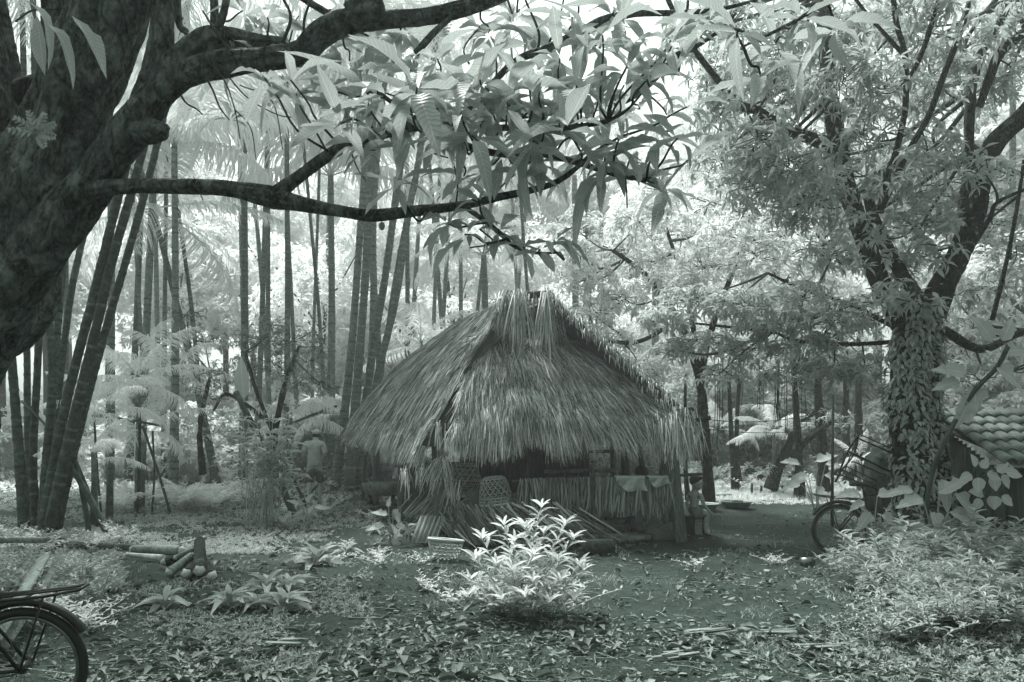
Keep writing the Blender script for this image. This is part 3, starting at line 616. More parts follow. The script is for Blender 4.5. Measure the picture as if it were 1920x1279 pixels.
for px, py, rx, ry, n in [(1290, 60, 60, 40, 30), (1370, 40, 60, 40, 40), (1340, 130, 50, 36, 30), (1400, 150, 60, 40, 44), (1460, 90, 70, 50, 60), (1470, 180, 60, 40, 50), (1350, 215, 50, 36, 34),
                          (1420, 260, 60, 40, 50), (1350, 300, 60, 36, 40), (1480, 310, 70, 40, 60), (1410, 350, 70, 40, 56), (1540, 60, 70, 50, 60), (1580, 150, 60, 50, 50), (1520, 380, 70, 44, 60),
                          (1610, 60, 60, 50, 46), (1640, 170, 60, 50, 46), (1620, 260, 60, 50, 46), (1680, 330, 50, 40, 34), (1740, 60, 60, 50, 46), (1760, 160, 60, 50, 44), (1740, 280, 60, 50, 44),
                          (1800, 90, 60, 50, 44), (1850, 170, 60, 50, 40), (1900, 40, 60, 50, 40), (1900, 130, 50, 50, 36), (1780, 340, 60, 46, 40), (1860, 420, 60, 40, 24), (1720, 420, 70, 40, 44),
                          (1560, 480, 60, 40, 50), (1640, 570, 60, 40, 34), (1700, 480, 50, 40, 34), (1790, 560, 50, 40, 24), (1870, 540, 60, 40, 26), (1900, 480, 40, 40, 20), (1880, 700, 60, 40, 20),
                          (1830, 620, 50, 40, 22), (1560, 600, 60, 40, 46), (1500, 560, 60, 36, 44), (1900, 330, 40, 40, 22), (1540, 300, 50, 50, 34), (1690, 20, 60, 40, 40)]:
    pads.append((px, py, U(9.2, 11.6), rx, ry, .75, n))
    pads.append((px+U(-40, 40), py+U(-30, 30), U(11.5, 14.0), rx*1.1, ry*1.1, 1.0, n*.7))
for px, py, rx, ry, n in [(1640, 470, 40, 40, 16), (1600, 420, 50, 40, 20), (1760, 470, 50, 40, 16), (1720, 560, 40, 30, 10), (1660, 330, 50, 40, 20), (1600, 330, 50, 40, 20), (1850, 330, 50, 40, 10)]:
    pads.append((px, py, U(8.7, 9.2), rx, ry, .4, n*.45))
for px, py, rx, ry, n in [(1300, 560, 80, 22, 70), (1240, 600, 60, 20, 46), (1380, 570, 80, 26, 70), (1330, 640, 70, 26, 50), (1440, 600, 80, 26, 60), (1400, 660, 70, 26, 46), (1500, 650, 70, 26, 50),
                          (1560, 690, 60, 26, 40), (1480, 700, 60, 24, 30), (1620, 690, 60, 30, 36), (1260, 655, 50, 24, 30), (1350, 700, 50, 20, 18)]:
    pads.append((px, py, U(10.6, 11.8), rx, ry, .6, n))
pad_tree(rt, limbs, pads, M['tree'], M['bark2'], .155, 8, .27)

# creeping fern leaves on the trunk: the largest as parts, the rest as one mass
def leafobj(name, tpl, mat):
    mb = MB(); mb.inst(tpl, [(0, 0, 0)], A([[1., 0, 0]]), UP, 1.0, tpl[3] if len(tpl) > 3 else 1.0, A([.5])); o = mb.build(name, mat); me = o.data; bpy.data.objects.remove(o); return me
def lm(name, tp, W, mat):
    mb = MB(); mb.inst(tp, [(0, 0, 0)], A([[1., 0, 0]]), UP, 1.0, W, A([.5])); o = mb.build(name, mat); me = o.data; bpy.data.objects.remove(o); return me
CL = [lm('creeper_leaf', leaf_tpl(4, d, .15, .4, seed=k+40), .42, M['creeper']) for k, d in enumerate((.3, .5, .2))]
CL = [lm('creeper_leaf', leaf_tpl(5, d, .15, .38, seed=k+40, wav=.2), .30, M['creeper']) for k, d in enumerate((.3, .6, .15))]
def trunk_surface(pts, rad, n, zlo, zhi):
    i = NR.integers(0, len(pts)-1, n*4); f = NR.random(n*4); c = pts[i]*(1-f)[:, None]+pts[i+1]*f[:, None]; r = rad[i]
    a = NR.random(n*4)*2*math.pi; d = np.stack([np.cos(a), np.sin(a), 0*a], 1)
    s_ = (c[:, 2] > zlo) & (c[:, 2] < zhi) & (d[:, 1] < .5) & (vnoise(c[:, 2]*1.0+d[:, 0], c[:, 2]*0+d[:, 1]*.6, .35, 8)+.25*NR.random(n*4) > .42); return (c+d*r[:, None]*.95)[s_][:n], d[s_][:n]
o1, d1 = trunk_surface(tp, trd, 230, .9, 3.5); o2, d2 = trunk_surface(t2, r2, 60, .9, 3.4)
for o_, d_ in zip(np.vstack([o1, o2]), np.vstack([d1, d2])):
    X = nrm(d_*1.2+A([0, 0, U(-1.8, .2)])+rand_dirs(1)[0]*.7); place(RN.choice(CL), 'creeper_leaf', o_, basis(X, d_+UP*.6), rt, U(.10, .2))
mb = MB()
for pts, rad, n in ((tp, trd*1.12, 1300), (t2, r2*1.15, 450)):
    o_, d_ = trunk_surface(pts, rad*1.05, n, .5, 3.8); mb.inst(LF3[1], o_, nrm(d_*.8+A([0, 0, -.9])+NR.normal(size=(len(o_), 3))*.4), d_+UP*.5, NR.uniform(.05, .13, len(o_)), .05)
for rows in limbs[:4]:
    pts, rad = limb(rows, 8); i = NR.integers(0, int(len(pts)*.6), 130); d_ = rand_dirs(130); mb.inst(LF3[1], pts[i]+d_*rad[i][:, None]*.9, nrm(d_+A([0, 0, -.5])), d_+UP*.3, NR.uniform(.04, .1, 130), .045)
mb.build('small_creepers', M['creeper2'], rt, kind='stuff')

# bright layered tree between the hut and the forked tree, and the pale one above the clearing
def layered(label, foot, limbs, pads, L, k, mat, dens=1.0, cat='tree', name='leafy_tree'):
    f = P(*foot); r = thing(name, label, cat, (f[0], f[1], 0)); pad_tree(r, limbs, pads, mat, M['bark2'], L, k, .25, dens=dens); return r
pp = [(px, py, U(13.5, 17), rx, ry, .9, n) for px, py, rx, ry, n in [(1080, 430, 60, 36, 50), (1150, 470, 70, 36, 70), (1110, 520, 60, 34, 60), (1200, 420, 60, 34, 50), (1230, 490, 70, 36, 60), (1170, 560, 60, 34, 60), (1280, 440, 60, 40, 50),
      (1320, 500, 60, 36, 50), (1260, 540, 60, 30, 50), (1110, 590, 50, 34, 44), (1150, 640, 50, 30, 44), (1200, 690, 60, 30, 40), (1360, 440, 60, 36, 50), (1420, 480, 60, 40, 50), (1400, 400, 60, 40, 40), (1330, 380, 60, 40, 34), (1480, 440, 60, 36, 44), (1090, 480, 40, 30, 34), (1240, 360, 50, 30, 26)]]
layered('bright layered tree crown rising directly behind the right roof slope', (1330, 945, 16.5),
        [[(1330, 950, 16.5, 22), (1322, 820, 16.4, 18), (1310, 700, 16, 16), (1270, 600, 15.6, 13), (1215, 520, 15, 10), (1150, 470, 14.5, 7)],
         [(1312, 700, 16, 13), (1340, 600, 15.4, 11), (1370, 520, 15, 9), (1400, 430, 14.6, 7)], [(1270, 600, 15.6, 10), (1200, 640, 15, 8), (1140, 640, 14.6, 6)], [(1310, 690, 16, 11), (1290, 560, 15.6, 9), (1250, 430, 15, 6)]],
        pp, .19, 8, M['bright'])
# slender trees in the clearing at right
for px, D, lx, ty, wd, lab, pd in [
    (1378, 20, 1366, 700, 9, 'slender dark sapling standing in the clearing', [(1370, 690, 40, 26, 20)]), (1386, 20.5, 1390, 640, 8, 'second slender sapling close beside the first in the clearing', [(1395, 640, 40, 26, 20)]),
    (1500, 18, 1484, 620, 13, 'dark straight tree left of the tilted iron frame', [(1480, 640, 50, 30, 30), (1510, 590, 50, 30, 30)]), (1545, 19, 1522, 620, 17, 'thick dark straight tree behind the tilted iron frame', [(1530, 620, 50, 30, 30)]),
    (1592, 22, 1585, 640, 13, 'grey straight tree just right of the iron frame top', [(1590, 640, 50, 30, 26)]), (1615, 24, 1612, 600, 14, 'pale grey tree behind the forked tree', [(1620, 600, 60, 30, 30)]),
    (1290, 17.5, 1285, 700, 7, 'crooked sapling behind the seated boy', [(1290, 700, 30, 24, 16)]), (1312, 24, 1330, 620, 10, 'sapling between hut and clearing', [(1330, 620, 50, 30, 26)]),
    (1430, 27, 1425, 560, 10, 'thin tree at the far side of the clearing', [(1430, 580, 60, 30, 26)])]:
    fy = HZ+CH*F/D
    layered(lab, (px, fy, D), [[(px, fy, D, wd*1.5), (px-5, (fy+ty)/2+40, D, wd), (lx, ty, D, wd*.7)]], [(a, b, D, c_, d_, .7, n) for a, b, c_, d_, n in pd], .2, 7, M['tree'])
# leaning tree with tufts
layered('short leaning dark tree growing beside the pale grass strip', (1444, 915, 21.4),
        [[(1444, 918, 19, 24), (1462, 870, 19, 20), (1480, 830, 19, 16), (1500, 790, 19, 13), (1530, 770, 19, 10)], [(1462, 870, 19, 16), (1490, 850, 18.8, 14), (1520, 820, 18.6, 11), (1560, 790, 18.4, 8)]],
        [(1540, 780, 18.8, 30, 16, .4, 20), (1500, 800, 18.8, 24, 14, .3, 14), (1575, 790, 18.4, 30, 20, .4, 20), (1450, 880, 18.9, 12, 12, .2, 8)], .13, 7, M['tree'])
# fine leaved shrub left of the man
layered('fine leaved dark shrub growing left of the standing man', (520, 905, 18.5),
        [[(520, 912, 18.5, 14), (515, 820, 18.4, 11), (535, 720, 18.2, 9), (560, 650, 18, 6)], [(515, 820, 18.4, 9), (480, 730, 18, 7), (460, 660, 18, 5)], [(516, 800, 18.4, 8), (430, 740, 17.6, 6), (400, 770, 17.5, 4)]],
        [(px, py, U(16.5, 18.8), rx, ry, .8, n) for px, py, rx, ry, n in [(490, 640, 50, 34, 100), (550, 640, 50, 34, 100), (580, 680, 40, 34, 80), (520, 690, 50, 34, 100), (460, 690, 40, 34, 70), (600, 720, 30, 30, 50), (420, 700, 50, 30, 60), (390, 740, 40, 24, 40), (560, 720, 40, 20, 50), (510, 610, 40, 20, 50), (600, 650, 24, 30, 40)]],
        .085, 8, M['dull'])
layered('loose fine leaved tree left of the broad pale leaf', (365, 885, 20.5), [[(380, 890, 20.5, 12), (375, 800, 20.4, 9), (395, 700, 20.2, 6)]],
        [(px, py, U(19, 21), rx, ry, .9, n) for px, py, rx, ry, n in [(385, 640, 50, 30, 60), (340, 690, 40, 30, 40), (380, 790, 50, 30, 50), (350, 590, 40, 30, 40)]], .11, 7, M['dull'])

# ---------------------------------------------------------------- mango tree of the foreground
g = P(-330, 1300, 4.42)
mt = thing('mango_tree', 'massive dark mango tree at left whose long branches arch over the clearing', 'tree', (g[0], g[1], 0))
def mlimb(name, rows, seg=14, wob=.14, n=8):
    pts, rad = fine_limb(rows, .02 if name == 'trunk' else .016); sg = int(np.clip(2*math.pi*rad.max()/.011, 16, 150)) if name != 'burl' else 30
    mb = MB(); mb.tube(pts, rad, sg, .5, wob=wob, ridge=.011 if rad.max() > .05 else .006); mb.build(name, M['bark'], mt); return limb(rows, n)[0]
mp = []
mp.append(mlimb('trunk', [(-380, 1330, 4.4, 470), (-330, 1100, 4.4, 400), (-285, 850, 4.4, 380), (-205, 660, 4.4, 350), (-90, 530, 4.4, 310), (-40, 430, 4.4, 240), (20, 350, 4.4, 190), (60, 290, 4.4, 140)], 28, .22, 10))
mp.append(mlimb('limb', [(0, 430, 4.5, 170), (-12, 300, 4.55, 120), (-22, 180, 4.6, 100), (-35, 60, 4.65, 92), (-60, -80, 4.7, 90)], 18, .2))
mp.append(mlimb('limb', [(-10, 470, 4.35, 200), (70, 340, 4.3, 150), (128, 215, 4.3, 122), (178, 100, 4.3, 130), (222, -20, 4.3, 130), (250, -120, 4.3, 120)], 20, .2))
mp.append(mlimb('limb', [(80, 330, 4.75, 100), (112, 215, 4.85, 70), (122, 90, 4.9, 74), (130, -80, 5, 84)], 16, .2))
big = mlimb('limb', [(-120, 650, 4.32, 190), (-40, 575, 4.28, 150), (35, 510, 4.24, 118), (95, 440, 4.21, 98), (150, 378, 4.18, 84), (205, 300, 4.15, 72), (255, 232, 4.12, 68), (300, 175, 4.1, 58), (360, 135, 4.08, 46), (430, 118, 4.05, 46), (500, 112, 4.0, 42), (565, 100, 4.0, 42), (600, 66, 3.98, 44), (650, 42, 3.96, 42), (720, 38, 3.95, 32), (790, 32, 3.95, 30), (860, 18, 3.95, 28), (930, -6, 3.95, 26), (1000, -40, 3.95, 24)], 16, .16); mp.append(big)
mlimb('burl', [(240, 246, 4.12, 30), (268, 247, 4.06, 48), (288, 246, 4.0, 42), (300, 245, 3.97, 32), (308, 244, 3.95, 22), (312, 244, 3.94, 6)], 14, .25, 5)
mlimb('burl', [(660, 30, 3.9, 44), (690, 14, 3.86, 48), (712, 18, 3.85, 40), (722, 18, 3.85, 12)], 12, .4)
mp.append(mlimb('limb', [(268, 220, 4.14, 60), (290, 150, 4.16, 52), (302, 80, 4.18, 46), (304, 10, 4.2, 44), (300, -70, 4.2, 42)], 12, .16))
mp.append(mlimb('limb', [(285, 165, 4.1, 52), (335, 112, 4.12, 44), (390, 72, 4.14, 40), (440, 72, 4.16, 36), (490, 78, 4.2, 24), (530, 80, 4.25, 18)], 12, .2))
mp.append(mlimb('limb', [(400, 70, 4.14, 16), (418, 30, 4.1, 14), (432, -40, 4.1, 12)], 8, .1))
mp.append(mlimb('limb', [(402, 72, 4.3, 18), (402, 20, 4.35, 16), (398, -60, 4.4, 15)], 8, .1))
mp.append(mlimb('limb', [(350, 60, 4.3, 12), (335, 40, 4.3, 14), (330, -60, 4.3, 16)], 8, .1))
lowb = mlimb('limb', [(60, 470, 4.2, 90), (110, 400, 4.15, 60), (160, 362, 4.1, 36), (230, 351, 4.05, 28), (330, 349, 4.0, 27), (430, 354, 3.95, 29), (510, 370, 3.9, 38), (560, 382, 3.85, 26), (640, 396, 3.8, 22), (695, 403, 3.78, 22), (760, 398, 3.75, 19), (860, 386, 3.7, 17), (930, 371, 3.68, 15), (1040, 343, 3.62, 11), (1110, 290, 3.58, 8), (1160, 258, 3.55, 5)], 12, .14, 7); mp.append(lowb)
mp.append(mlimb('branch', [(512, 368, 3.9, 30), (560, 332, 3.85, 22), (610, 295, 3.8, 22), (660, 268, 3.76, 22), (720, 250, 3.72, 19), (780, 235, 3.7, 20), (860, 237, 3.66, 14), (960, 240, 3.6, 12), (1060, 240, 3.55, 10), (1140, 228, 3.5, 8)], 10, .14))
mp.append(mlimb('branch', [(780, 235, 3.7, 18), (830, 255, 3.66, 17), (880, 276, 3.64, 16), (950, 290, 3.6, 13), (1020, 290, 3.56, 11), (1080, 305, 3.52, 10), (1150, 326, 3.5, 10), (1212, 338, 3.46, 9)], 10, .14))
mp.append(mlimb('branch', [(868, 386, 3.7, 10), (910, 415, 3.68, 10), (940, 440, 3.66, 10), (965, 462, 3.64, 8), (1000, 474, 3.62, 6), (1050, 474, 3.6, 4)], 8, .14))
mp.append(mlimb('branch', [(700, 170, 3.9, 8), (830, 235, 3.9, 10), (960, 120, 3.9, 13), (1020, 95, 3.88, 16), (1090, 62, 3.86, 18), (1130, 40, 3.84, 18), (1185, 26, 3.82, 12), (1260, 24, 3.8, 10), (1345, 18, 3.8, 8), (1420, 0, 3.8, 6)], 8, .12))
mp.append(mlimb('branch', [(860, 236, 4.0, 10), (1000, 215, 4.0, 12), (1090, 205, 3.98, 14), (1160, 190, 3.96, 18), (1210, 160, 3.94, 18), (1260, 110, 3.92, 14), (1300, 90, 3.9, 10), (1345, 60, 3.88, 7), (1380, 25, 3.86, 5)], 8, .12))
mp.append(mlimb('branch', [(780, 100, 3.9, 14), (815, 60, 3.9, 12), (850, 30, 3.9, 8)], 7, .1))
mp.append(mlimb('branch', [(640, 40, 4.1, 12), (560, -10, 4.1, 14), (520, -60, 4.1, 14)], 8, .1))
mp.append(mlimb('branch', [(1760, -160, 3.1, 16), (1640, -60, 3.0, 12), (1560, -5, 2.95, 9), (1490, 40, 2.9, 7), (1420, 75, 2.88, 5), (1385, 90, 2.86, 3)], 8, .1))
def twigline(pts, wd): 
    p, r_ = limb([(a, b, c_, max(wd*(1-i/len(pts)*.5), 1.5)) for i, (a, b, c_) in enumerate(pts)], 5); return p, r_
tw = MB()
for pts, wd in [([(380, 105, 4), (420, 150, 3.95), (440, 205, 3.9), (450, 260, 3.85)], 3), ([(410, 118, 4), (460, 180, 3.95), (520, 215, 3.9), (560, 220, 3.9)], 3), ([(440, 205, 4), (470, 240, 4), (480, 300, 4)], 2.4),
                ([(450, 160, 4), (510, 190, 3.9), (530, 280, 3.9)], 2.6), ([(855, 386, 3.7), (858, 350, 3.7), (852, 310, 3.7)], 4), ([(915, 380, 3.7), (940, 350, 3.68), (965, 328, 3.66)], 4), ([(1000, 290, 3.56), (1018, 260, 3.5), (1020, 210, 3.5)], 5),
                ([(1040, 290, 3.56), (1060, 262, 3.5), (1095, 252, 3.5)], 5), ([(660, 290, 3.8), (670, 315, 3.8), (686, 340, 3.8)], 3.4), ([(810, 255, 3.7), (812, 285, 3.7), (840, 296, 3.65)], 4), ([(790, 235, 3.7), (780, 215, 3.7), (782, 170, 3.7)], 5),
                ([(1172, 330, 3.5), (1175, 360, 3.5), (1176, 390, 3.5)], 4), ([(1008, 95, 3.9), (1010, 60, 3.9), (985, 0, 3.9)], 6), ([(1030, 80, 3.9), (1050, 30, 3.9), (1060, -20, 3.9)], 5), ([(1075, 70, 3.9), (1085, 20, 3.9), (1080, -30, 3.9)], 5), ([(1270, 140, 3.9), (1285, 60, 3.9), (1290, 0, 3.9)], 8),
                ([(1195, 165, 3.9), (1215, 120, 3.9), (1240, 90, 3.9)], 4), ([(575, 90, 4), (570, 40, 4), (590, -20, 4)], 6), ([(530, 80, 4), (545, 30, 4), (520, -20, 4)], 7), ([(470, 110, 4), (430, 90, 4.), (405, 60, 4.), (380, 20, 4.0)], 6), ([(345, 60, 4.2), (372, 75, 4.2), (385, 85, 4.2)], 5),
                ([(960, 240, 3.6), (985, 215, 3.6), (1010, 200, 3.6)], 5), ([(30, 40, 3.9), (60, 20, 3.6), (110, 18, 3.4)], 4), ([(900, 430, 3.66), (925, 455, 3.66), (880, 465, 3.66)], 4), ([(700, 170, 3.8), (690, 210, 3.7), (700, 250, 3.7)], 5), ([(880, 120, 3.9), (870, 90, 3.9), (900, 50, 3.9)], 4)]:
    p, r_ = twigline(pts, wd); tw.tube(p, r_, 6, wob=.1)
key = [(500, 60, 110), (560, 30, 110), (640, 20, 100), (478, 105, 95), (440, 130, 80), (545, 150, 110), (585, 112, 110), (655, 115, 120), (700, 150, 125), (745, 110, 115), (782, 165, 150), (805, 205, 160), (690, 205, 150), (640, 232, 120), (860, 190, 140),
       (900, 150, 140), (950, 170, 150), (1010, 172, 150), (1022, 215, 150), (1080, 160, 120), (1062, 235, 140), (885, 255, 120), (942, 285, 125), (1000, 265, 130), (1100, 280, 110), (1125, 322, 125), (1192, 335, 115), (1245, 350, 105), (742, 342, 85), (870, 330, 95),
       (1160, 262, 110), (1200, 205, 105), (1232, 262, 110), (1212, 150, 100), (1130, 66, 110), (1150, 25, 110), (962, 40, 115), (850, 30, 110), (760, 55, 100), (705, 60, 100), (1385, 55, 105), (1455, 80, 120), (1505, 30, 125), (1425, 140, 100), (1570, 45, 110),
       (838, 418, 80), (872, 440, 95), (935, 430, 90), (985, 462, 75), (1040, 452, 80), (1012, 468, 65), (1290, 300, 100), (1330, 40, 100), (610, 170, 90), (735, 240, 110), (1080, 205, 120), (975, 330, 90), (900, 380, 75), (455, 20, 90), (1290, 200, 90), (1170, 160, 90), (820, 110, 110), (925, 90, 100), (1050, 110, 100), (380, 215, 50), (430, 225, 50), (555, 175, 100), (620, 75, 110), (725, 175, 130), (770, 130, 120), (830, 150, 120), (930, 210, 130), (1000, 130, 120), (1120, 190, 110), (1180, 300, 95), (905, 320, 90), (850, 240, 110), (1250, 215, 85), (1190, 100, 100), (1270, 260, 80)]
for k in range(26): key.append((U(470, 1330), U(20, 300), U(75, 105)))
ML = [lm('leaf', tp, W_, M['mango']) for tp, W_ in zip(LF6, (.25, .22, .28, .24, .26))]
allp = np.vstack(mp); cand = []
for px, py, Lp in key:
    D = U(3.1, 3.9) if px < 1350 else U(2.6, 3.1)
    if px < 470: D = 4.3
    elif py < 135 and px < 770: D = U(4.12, 4.5)
    elif py < 70 and px < 1000: D = U(4.1, 4.4)
    c = P(px, py, D); L = Lp*.9*D/F; nst = near_pt(allp, c)
    if np.linalg.norm(nst-c) > .04: dd_ = np.linalg.norm(nst-c); tw.tube(cr([nst, nst*.6+c*.4+rand_dirs(1)[0]*dd_*.12+A([0, 0, -dd_*.08]), nst*.25+c*.75+rand_dirs(1)[0]*dd_*.06, c], 4), np.linspace(.0065, .004, 13), 5)
    n = RN.choice([7, 8, 9, 10]); a0 = U(0, 6.28); tilt = nrm(A([U(-.4, .4), U(-.5, .1), 1.]))
    ref = nrm(np.cross(tilt, A([0, 1., .2]))); bi = np.cross(tilt, ref)
    for k in range(n):
        if U(0, 1) < .22: continue
        th = a0+k*2*math.pi*.382+U(-.25, .25); e = math.radians(U(-42, 22) if k > 1 else U(10, 45))
        d = math.cos(e)*(math.cos(th)*ref+math.sin(th)*bi)+math.sin(e)*tilt; d[1] *= .8; d = nrm(d)
        cand.append((c+d*.015+A([0, 0, -.01*k*L]), d, L*U(.5, 1.15)))
for a, b, c_, dx, dz, L in [(45, 0, 3.3, .8, -.7, .30), (88, 45, 3.3, .75, -.75, .26), (135, 30, 3.3, .65, -.8, .30), (70, 30, 3.2, .1, -1, .24)]:
    cand.append((P(a, b, c_), nrm(A([dx, -.1, dz])), L))
cand.sort(key=lambda q: -q[2]/q[0][1])
rest = MB()
for i, (o_, d_, L) in enumerate(cand):
    if i < 300: place(RN.choice(ML), 'leaf', o_, basis(d_, UP+rand_dirs(1)[0]*.35), mt, L)
    else: rest.inst(RN.choice(LF6), [o_], A([d_]), UP+rand_dirs(1)[0]*.35, L, L*.29)
# unseen crown of the same tree, added over the photographer to shade the yard
top = MB()
NT = 3400
x = NR.uniform(-10, 10, NT); y = NR.uniform(-6, 9.5, NT); z = np.maximum(4.6, 2.6+.66*np.maximum(y, 0))+NR.random(NT)**1.4*3.0
hole = vnoise(x, y, 1.6, 9); s_ = (hole > .2) & ~((np.abs(x-.2) < 3.3) & (y > 2.2) & (y < 7.5) & (NR.random(NT) < .75))  # crown thinned above the near whorls to let more light onto them
whorl_leaves(top, np.stack([x, y, z], 1)[s_], 8, .26, .29, (-40, 35), LF3)
top.build('unseen_crown', M['mango'], mt, kind='stuff')
for k in range(9):
    a = P(-100, 300, 4.6); b = A([U(-8, 8), U(-4, 6), 6.2]); m_ = (a+b)/2+A([0, 0, 1.0]); mb = MB(); mb.tube(cr([a+A([0, 0, 1.2]), m_+A([0, 0, .5]), b], 6), np.linspace(.12, .03, 13), 7); mb.build('branch', M['bark'], mt)
rest.build('small_leaves', M['mango'], mt, kind='stuff'); tw.build('twigs', M['twig'], mt, kind='stuff')
mb = MB(); q_ = ellip(1, (0, 0, 0), (1, 1, 1)); n1, n2 = 12, 18; V = []
for i in range(n1+1):
    for j in range(n2):
        aa = math.pi*i/n1; bb_ = 2*math.pi*j/n2; V.append(P(73, 178, 4.42)+A([math.sin(aa)*math.cos(bb_)*.15, math.sin(aa)*math.sin(bb_)*.14, math.cos(aa)*.10])*(1+.08*math.sin(4*bb_)*math.sin(3*aa)))
mb.add(V, [(i*n2+j, i*n2+(j+1) % n2, (i+1)*n2+(j+1) % n2, (i+1)*n2+j) for i in range(n1) for j in range(n2)]); mb.build('hollow_shade', M['bark2'], mt)  # dark lump stands in for the shaded hollow in the trunk
for fx, fy, fd in ((1000, 82, 3.85), (716, 424, 3.8)):
    V = []
    for i in range(9):
        for j in range(12):
            aa = math.pi*i/8; bb_ = 2*math.pi*j/12; V.append(P(fx, fy, fd)+A([math.sin(aa)*math.cos(bb_)*.016, math.sin(aa)*math.sin(bb_)*.016, math.cos(aa)*.022]))
    mb = MB(); mb.add(V, [(i*12+j, i*12+(j+1) % 12, (i+1)*12+(j+1) % 12, (i+1)*12+j) for i in range(8) for j in range(12)]); p0 = P(fx, fy, fd); mb.tube([p0+A([0, 0, .02]), p0+A([.004, 0, .05]), near_pt(allp, p0)], .0015, 4); mb.build('fruit', M['creeper2'], mt)
# small fern rooted on the mango trunk
fm = MB(); fc = P(70, 250, 3.75)
for k in range(7):
    a = math.radians(-60+k*40); d = A([math.cos(a), -.3, math.sin(a)*.8]); pts = [fc+d*t_*.11 for t_ in np.linspace(0, 1, 6)]; fm.tube(pts, .0015, 4)
    for s_ in (-1, 1): fm.inst(LF3[0], pts[1:], nrm(d+s_*np.cross(d, A([0, 1., 0]))), A([0, -1., .4]), A([.035, .04, .035, .03, .02]), .018)
tag(fm.build('fern', M['creeper2']), 'tiny fern sprouting from the fork of the big dark trunk', 'fern')
# ---------------------------------------------------------------- the thatched hut
hut = thing('thatched_hut', 'open-sided thatched hut with a steep palm straw roof', 'hut', (.6, 13.2, 0))
def slope(c00, c10, c01, c11, n, th=.12, Ls=.5, fringe=260, fr_len=(.35, .75), sag=0.0, name='thatch', seed=1, wd=.0105, jit=.13, lift=.035, hip=False):
    """patch: c00-c10 the upper edge, c01-c11 the eave"""
    c00, c10, c01, c11 = map(lambda q: A(q, float), (c00, c10, c01, c11)); r = np.random.default_rng(seed)
    def S(u, v):
        u = u[:, None]; v = v[:, None]; p = (c00*(1-u)+c10*u)*(1-v)+(c01*(1-u)+c11*u)*v
        return p+nn*(sag*np.sin(np.pi*v)*(1 if not hip else .1+.9*np.clip(u*2.5, 0, 1))+.03*(vnoise(u[:, 0]*6, v[:, 0]*5, 1, seed)-.5)[:, None]*2)
    nn = nrm(np.cross(c10-c00+c11-c01, c01-c00+c11-c10)); nn = nn if nn[2] > 0 else -nn
    g_ = 14; uu, vv = np.meshgrid(np.linspace(0, 1, g_), np.linspace(0, 1, g_)); p = S(uu.ravel(), vv.ravel()); p2 = p-nn*th
    mb = MB(); i = np.arange(g_-1)[:, None]*g_+np.arange(g_-1)[None]; q = np.stack([i, i+1, i+g_+1, i+g_], -1).reshape(-1, 4)
    m = g_*g_; E = list(range(g_))+[g_*(k+1)-1 for k in range(1, g_)]+[m-1-k for k in range(1, g_)]+[m-g_-k*g_ for k in range(1, g_)]
    e = A(E); e2 = np.roll(e, -1); sides = np.stack([e, e2, e2+m, e+m], 1)
    mb.add(np.vstack([p, p2]), np.vstack([q, q[:, ::-1]+m, sides])); mb.build('thatch_bed', M['under'], hut)
    u = r.random(n); v = r.random(n)**.92*1.03-.02
    rows = np.round(v*16)/16; v = v*.45+rows*.55+r.normal(size=n)*.006
    lo, lf, ls, mbs = None, None, None, MB()
    def strands(u, v, L, droop, rv):
        k = len(u); o = S(u, np.clip(v, -.03, 1.02)); dv = nrm(S(u, np.clip(v, 0, 1)+.03)-S(u, np.clip(v, 0, 1)-.03)); sd = nrm(np.cross(nn, dv))
        d = nrm(dv+sd*(r.normal(size=(k, 1))*jit+(u[:, None]-.5)*.12)+nn*(lift+r.random((k, 1))*lift))
        o = o+nn*(r.random((k, 1))*.05)-d*L[:, None]*.25
        d2 = nrm(d-nn*.06+A([0, 0, -1.])*droop[:, None]+sd*r.normal(size=(k, 1))*.08); d3 = nrm(d2+A([0, 0, -1.])*droop[:, None]*.9)
        a = o; b = a+d*(L*.4)[:, None]; c_ = b+d2*(L*.33)[:, None]; e_ = c_+d3*(L*.27)[:, None]
        ph = r.random((k, 1))*3.1-1.55; wv = (sd*np.cos(ph)+nn*np.sin(ph))*(wd*r.uniform(.5, 1.3, (k, 1)))*.5
        V = np.stack([a-wv, a+wv, b-wv, b+wv, c_-wv*.8, c_+wv*.8, e_-wv*.35, e_+wv*.35], 1); of = (np.arange(k)*8)[:, None]
        mbs.add(V.reshape(-1, 3), np.concatenate([of+A([0, 1, 3, 2]), of+A([2, 3, 5, 4]), of+A([4, 5, 7, 6])]), None, np.repeat(rv, 8))
    strands(u, v, Ls*r.uniform(.5, 1.25, n), np.where(v > .85, .25, .03)*r.random(n), np.clip(r.random(n)**1.3*(.55+.45*vnoise(u*9, v*30, 1, seed+3)), 0, 1))
    if fringe:
        u = r.random(fringe); clump = vnoise(u*26, u*0, 1, seed+7); strands(u, np.full(fringe, .97)+r.normal(size=fringe)*.02, r.uniform(*fr_len, fringe)*(.62+.6*clump), r.uniform(.1, .75, fringe), r.random(fringe))
    return mbs.build(name, M['thatch'], hut, kind='stuff')
RF = P(1034, 556, 11.45); RB = P(850, 612, 15.2)
BL = P(650, 800, 16.4); FLl = P(797, 830, 10.7)
T1 = P(884, 642, 11.85); T2 = P(1104, 648, 11.8); B1 = P(853, 790, 10.7); B2 = P(1266, 788, 10.8)
BRr = A([1.9, 16.8, 1.6])
slope(P(955, 566, 11.9), RB, FLl, BL, 24000, hip=True, sag=.16, fringe=2600, name='left_thatch', seed=1, fr_len=(.3, .6))
slope(T1, T2, B1, B2, 26000, sag=.06, fringe=4200, name='front_thatch', seed=2, fr_len=(.5, .88))
